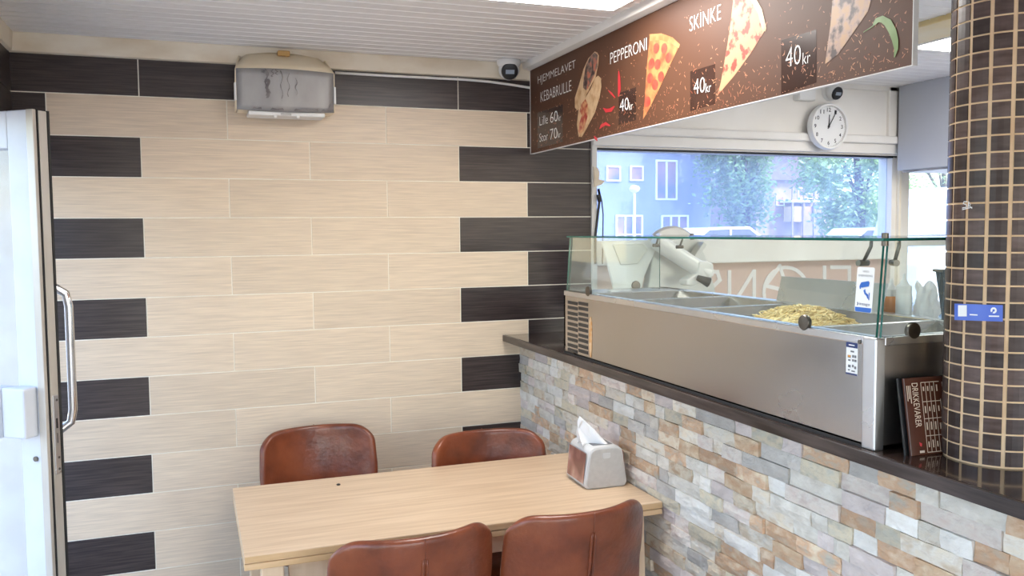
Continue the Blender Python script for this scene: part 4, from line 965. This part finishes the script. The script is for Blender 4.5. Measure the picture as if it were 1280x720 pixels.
for u in (.30, .38, .46, .54, .64): cline(u, .93 if u < .6 else .70, u, .03)
for v in (.93, .68, .46, .24, .03): cline(.30, v, .64, v)
rr = random.Random(4)
for u in (.035, .065, .095): cline(u, .90, u, .90-rr.uniform(.15, .35), .0010)
for u in (.34, .42, .50, .59):
    for v in (.84, .58, .36, .13): cline(u, v+rr.uniform(.03, .06), u, v-rr.uniform(.02, .05), .0016)
for u in (.70, .74, .78, .84, .90): cline(u, .92, u, .92-rr.uniform(.15, .6), .0010)
for u in (.17, .20, .23): cline(u, .06, u, .03, .0018)
pr.build('card_table', 'card_ink', card)
MB().flat([cp(.16, .17), cp(.21, .15), cp(.20, .11), cp(.17, .12)]).build('card_emblem', 'red', card)

# ---------------------------------------------------------------- grey extractor hood
hd = thing('extractor_hood', (2.35, -.55, 1.88), 'plain grey extractor hood hanging at the kitchen corner', 'hood')
MB().box((2.085, -1.15, 1.895), (2.75, -.05, ZC)).build('hood_body', 'hood', hd, bevel=.004)
MB().box((2.10, -1.13, 1.885), (2.73, -.07, 1.896)).build('filter_plate', 'darksteel', hd)

# ---------------------------------------------------------------- ceiling light panels
def panel(x, y, lab, sx=.595, sy=.595):
    t = thing('ceiling_light', (x, y, ZC-.012), lab, 'ceiling light')
    f_ = MB(); k = .016
    f_.box((x-sx/2-k, y-sy/2-k, ZC-.012), (x+sx/2+k, y-sy/2, ZC+.002)); f_.box((x-sx/2-k, y+sy/2, ZC-.012), (x+sx/2+k, y+sy/2+k, ZC+.002))
    f_.box((x-sx/2-k, y-sy/2, ZC-.012), (x-sx/2, y+sy/2, ZC+.002)); f_.box((x+sx/2, y-sy/2, ZC-.012), (x+sx/2+k, y+sy/2, ZC+.002))
    f_.build('frame', 'plastic_w', t); MB().box((x-sx/2, y-sy/2, ZC-.009), (x+sx/2, y+sy/2, ZC+.001)).build('diffuser', 'led', t)
panel(-.35, -1.31, 'bright square ceiling light panel above the table beside the menu sign')
panel(1.655, -1.15, 'bright ceiling light panel over the kitchen behind the menu sign')
hz = thing('ceiling_strip', (1.2, -1.1, ZC-.02), 'yellow strip on the ceiling beside the kitchen light', 'ceiling cover')
MB().box((1.08, -1.55, ZC-.02), (1.30, -.86, ZC+.001)).build('cover', pmat('yellow_strip', (.78, .62, .30), (.82, .74, .55), .4, scale=4), hz, bevel=.004)  # flat ceiling strip, yellow mottled with cream

# ---------------------------------------------------------------- outside
M['asphalt'] = pmat('street_paving', (.30, .30, .30), (.22, .225, .22), .8, scale=2.2, lo=.4, hi=.6, bump=.3, bscale=9)
struct(MB().box((-60, -40, -.35), (80, 120, -.15)).build('ground', 'asphalt'), 'grey street paving outside', 'ground')
M['grass_m'] = pmat('verge_grass', (.16, .26, .06), (.24, .30, .10), .9, scale=3)
M['kerb'] = pmat('kerb_stone', (.34, .33, .31), (.15, .145, .14), .8, scale=5)
# paving stones outside the door
pv = struct(MB().box((-7.5, -2.0, -.16), (-2.15, 6.0, -.075)).build('pavement', 'kerb', base=(0, 0, 0)), 'cobbled pavement outside the entrance door', 'pavement')
pme_ = [MB().box((-.094, -.056, -.02), (.094, .056, .012+.004*i)).mesh('paving_stone', M['kerb'], bevel=.008, seg=1) for i in range(3)]
pmr = MB(); rr = random.Random(2); k = 0
for j in range(40):
    for i in range(11):
        x = -2.3-i*.2-(.1 if j % 2 else 0); y = -.7+j*.122
        if x < -4.6: continue
        link('paving_stone', pme_[rr.randrange(3)], pv, (x, y, -.075)); k += 1
        if k >= 300: break
    if k >= 300: break
gr = MB(); rr = random.Random(9)
for i in range(2600):
    c = Vector((rr.uniform(-5.5, -2.4), rr.uniform(.2, 5.5), -.07)); a = rr.uniform(0, 6.28); h = rr.uniform(.02, .06); d = Vector((math.cos(a), math.sin(a), 0))*.006
    gr.flat([c-d, c+d, c+Vector((d.y*2, -d.x*2, h))])
o = tag(gr.build('pavement_grass', 'grass_m'), 'thin green grass growing between the cobbles outside', 'grass'); o['kind'] = 'stuff'
# houses
def windows(house, rects, y, fm, pm, bars=(1, 0)):
    for (xa, ya, xb, yb), (nx, nz) in rects:
        a, b = at(xa, ya, 1, y), at(xb, yb, 1, y); k = .07 if (b.x-a.x) < .9 else .09
        f_ = MB(); f_.box((a.x-k, y-.08, b.z-k), (a.x, y+.05, a.z+k)); f_.box((b.x, y-.08, b.z-k), (b.x+k, y+.05, a.z+k)); f_.box((a.x, y-.08, a.z), (b.x, y+.05, a.z+k)); f_.box((a.x, y-.08, b.z-k), (b.x, y+.05, b.z))
        for i in range(1, nx): xm = a.x+(b.x-a.x)*i/nx; f_.box((xm-.05, y-.07, b.z), (xm+.05, y+.04, a.z))
        for i in range(1, nz): zm = b.z+(a.z-b.z)*i/nz; f_.box((a.x, y-.07, zm-.05), (b.x, y+.04, zm+.05))
        wn = f_.build('window', fm, house); MB().box((a.x, y-.03, b.z), (b.x, y-.01, a.z)).build('pane', pm, wn)
M['house_blue'] = pmat('blue_grey_render', (.235, .285, .46), (.20, .245, .42), .8, scale=.6)
M['house_white'] = pmat('white_window_paint', (.86, .86, .86), None, .5)
M['house_pane'] = pmat('dim_window_glass', (.13, .15, .20), (.40, .22, .26), .1, scale=.9)
M['roof'] = pmat('roof_tiles', (.20, .15, .15), (.15, .11, .11), .8, scale=2)
HY = 34
a, b = at(700, 290, 1, HY), at(888, 290, 1, HY)
h1 = thing('rendered_house', ((a.x+b.x)/2, HY, -.15), 'blue grey rendered house with white windows across the street', 'house')
xl_ = a.x-6
MB().box((xl_, HY, -.15), (b.x, HY+9, 8.2)).build('wall', 'house_blue', h1)
MB().prism([(xl_-.4, HY-.5, 8.1), (b.x+.4, HY-.5, 8.1), (b.x+.4, HY+4.5, 11.2), (xl_-.4, HY+4.5, 11.2)], (0, .2, .25)).build('roof', 'roof', h1)
MB().prism([(xl_-.4, HY+9.5, 8.1), (b.x+.4, HY+9.5, 8.1), (b.x+.4, HY+4.5, 11.2), (xl_-.4, HY+4.5, 11.2)], (0, -.2, .25)).build('roof', 'roof', h1)
windows(h1, [((759, 209, 773.5, 225), (1, 1)), ((788.5, 209, 802, 224.5), (1, 1)), ((821, 202, 844, 248), (2, 1)), ((771, 271, 801, 292), (3, 1)), ((828, 271, 858, 290), (3, 1))], HY, 'house_white', 'house_pane')
# second house with balcony between the trees
H2 = 50
a, b = at(945, 290, 1, H2), at(1045, 290, 1, H2); tz = at(990, 224, 1, H2).z
M['brick'] = pmat('far_brick', (.34, .26, .27), (.26, .19, .20), .8, scale=1.2)
h2 = thing('balcony_house', ((a.x+b.x)/2, H2, -.15), 'far brick house with a lit balcony seen between the trees', 'house')
MB().box((a.x, H2, -.15), (b.x, H2+8, tz)).build('wall', 'brick', h2)
MB().prism([(a.x-.4, H2-.4, tz-.1), (b.x+.4, H2-.4, tz-.1), ((a.x+b.x)/2+1, H2-.4, tz+2.2)], (0, 9, 0)).build('roof', 'roof', h2)
windows(h2, [((998, 236, 1010, 247), (2, 1)), ((1012, 235, 1026, 247), (2, 1)), ((971, 246, 979, 256), (1, 1))], H2, 'house_white', 'house_pane')
for (xa, ya, xb, yb), mt_ in (((993, 258, 1005, 277), pmat('ochre_panel', (.75, .55, .25), None, .6)), ((1006, 258, 1018, 277), M['house_pane'])):
    c, d = at(xa, ya, 1, H2-1.2), at(xb, yb, 1, H2-1.2); MB().box((c.x, H2-1.2, d.z), (d.x, H2, c.z)).build('bay_panel', mt_, h2)
c, d = at(990, 250, 1, H2-1.4), at(1030, 253, 1, H2-1.4); MB().box((c.x, H2-1.4, d.z), (d.x, H2, c.z)).build('balcony_slab', 'house_white', h2)
for px in (991, 1005, 1018, 1029):
    c, d = at(px, 233, 1, H2-1.3), at(px, 280, 1, H2-1.3); MB().box((c.x-.06, H2-1.36, d.z-1.5), (c.x+.06, H2-1.24, c.z)).build('balcony_post', 'brick', h2)
# trees
M['leaf1'] = filmmat('leaf_dark', (.20, .34, .14), .35); M['leaf2'] = filmmat('leaf_light', (.46, .62, .26), .4); M['leaf3'] = filmmat('leaf_mid', (.32, .48, .20), .4)
M['bark'] = pmat('bark', (.10, .075, .05), (.06, .045, .03), .9, scale=6)
def tree(px, y, ztop, rx, rz, n, mats, lab, seed, zc=None):
    rr = random.Random(seed); x = at(px, 250, 1, y).x; zc = zc or ztop-rz
    t = thing('tree', (x, y, -.15), lab, 'tree', 'trees across the street')
    tr_ = MB().tube([(x, y, -.15), (x+.15, y, zc*.5), (x-.1, y, zc)], [.28, .2, .12], 8)
    for i in range(6):
        a = i*1.05; tr_.tube([(x, y, zc*.55+.1*i), (x+rx*.5*math.cos(a), y+rx*.5*math.sin(a), zc+rz*.3*math.sin(i))], [.1, .03], 6)
    tr_.build('trunk', 'bark', t, smooth='all')
    lf_ = MB(); cl_ = []
    for i in range(34):
        while True:
            v = Vector((rr.uniform(-1, 1), rr.uniform(-1, 1), rr.uniform(-1, 1)))
            if .35 < v.length < 1: break
        cl_.append(v)
    for i in range(n):
        c = cl_[rr.randrange(34)]+Vector((rr.gauss(0, .14), rr.gauss(0, .14), rr.gauss(0, .14)))
        p = Vector((x+c.x*rx, y+c.y*rx, zc+c.z*rz)); s_ = rr.uniform(.07, .17)
        e1 = Vector((rr.gauss(0, 1), rr.gauss(0, 1), rr.gauss(0, 1))).normalized(); e2 = e1.orthogonal().normalized()
        lf_.add([p-e1*s_, p+e2*s_*.5, p+e1*s_, p-e2*s_*.5], [(0, 1, 2, 3)], rr.randrange(len(mats)))
    lo_ = lf_.build('foliage', mats, t); lo_['kind'] = 'stuff'
tree(930, 31, 8.5, 2.2, 3.6, 11000, ['leaf1', 'leaf3', 'leaf1'], 'dark green tree beside the blue grey house', 1, 5.6)
tree(1072, 25, 8.0, 2.2, 4.0, 13000, ['leaf2', 'leaf3', 'leaf2'], 'pale green bushy tree beside the kitchen window edge', 2, 4.6)
tree(975, 70, 12, 5.0, 4.0, 9000, ['leaf3', 'leaf1'], 'tall tree rising behind the far brick house', 3, 7.6)
tree(1180, 38, 9, 3.8, 4.4, 9000, ['leaf2', 'leaf3'], 'leafy tree seen through the white framed window', 4, 5.5)
# cars parked across the street
M['car_white'] = pmat('white_car_paint', (.84, .85, .87), None, .15, coat=.6); M['car_glass'] = pmat('car_glass', (.04, .05, .06), None, .08)
def car(px, y, lab, sc=1.0, mt_='car_white'):
    x = at(px, 292, 1, y).x; t = thing('parked_car', (x, y, -.15), lab, 'car', 'cars parked across the street'); g = -.15
    prof = [(-2.15, .35), (-2.2, .75), (-1.9, .95), (-1.15, 1.02), (-.45, 1.55), (.95, 1.58), (1.75, 1.08), (2.15, .95), (2.2, .35)]
    MB().prism([(x+a*sc, y-.85, g+b*sc) for a, b in prof], (0, 1.7, 0)).build('body', mt_, t, bevel=.06)
    MB().prism([(x+a*sc, y-.87, g+b*sc) for a, b in ((-1.0, 1.05), (-.42, 1.48), (.25, 1.5), (.25, 1.05))], (0, 1.74, 0)).build('side_window', 'car_glass', t)
    MB().prism([(x+a*sc, y-.87, g+b*sc) for a, b in ((.33, 1.05), (.33, 1.5), (.92, 1.5), (1.55, 1.08))], (0, 1.74, 0)).build('side_window', 'car_glass', t)
    for wx in (-1.35, 1.35):
        for wy in (-.86, .66): MB().lathe([(.33, 0), (.33, .2)], (x+wx*sc, y+wy, g+.33), (0, 1, 0), 20).build('wheel', 'rubber', t, smooth=40)
car(885, 22, 'white parked car in front of the blue grey house', 1.16)
car(1075, 21, 'white parked car in front of the pale green tree', 1.12)
# white van past the window corner
x = at(1220, 250, 1, 9).x
van = thing('white_van', (x, 9, -.15), 'white van parked outside the framed window', 'van')
MB().prism([(x-1.6+a, 8.2, -.15+b) for a, b in ((-.55, .4), (-.6, 1.1), (.0, 1.35), (.35, 2.25), (.7, 2.5), (4.4, 2.5), (4.4, .4))], (0, 1.9, 0)).build('body', 'car_white', van, bevel=.06)
MB().prism([(x-1.6+a, 8.18, -.15+b) for a, b in ((.2, 1.4), (.48, 2.15), (1.2, 2.2), (1.2, 1.4))], (0, 1.94, 0)).build('side_window', 'car_glass', van)
for wx in (.4, 3.2):
    for wy in (8.18, 9.9): MB().lathe([(.36, 0), (.36, .22)], (x-1.6+wx, wy, .21), (0, 1, 0), 20).build('wheel', 'rubber', van, smooth=40)
# street lamp
lp = at(793, 238, 1, 26)
slp = thing('street_lamp', (lp.x, 26, -.15), 'slim street lamp with a round pale head', 'street lamp')
MB().tube([(lp.x, 26, -.15), (lp.x, 26, lp.z)], [.07, .045], 8).build('pole', 'plastic_w', slp, smooth=40)
MB().lathe([(.05, -.1), (.16, -.04), (.22, .05), (.16, .16), (.03, .2)], (lp.x, 26, lp.z), n=16).build('lamp_head', 'plastic_w', slp, smooth=40)
# pale building across the street on the entrance side
hw = thing('pale_building', (-16, 20, -.15), 'pale building across the street seen through the door glass', 'building')
MB().box((-24, 20, -.15), (-6.5, 28, 7)).build('wall', 'plaster', hw)
for i in range(5):
    x = -22.5+i*3.2
    for z in (.8, 3.8):
        wn = MB().box((x, 19.9, z), (x+1.4, 20.05, z+1.6)).build('window', 'house_blue', hw); MB().box((x+.1, 19.88, z+.1), (x+1.3, 19.91, z+1.5)).build('pane', 'house_pane', wn)
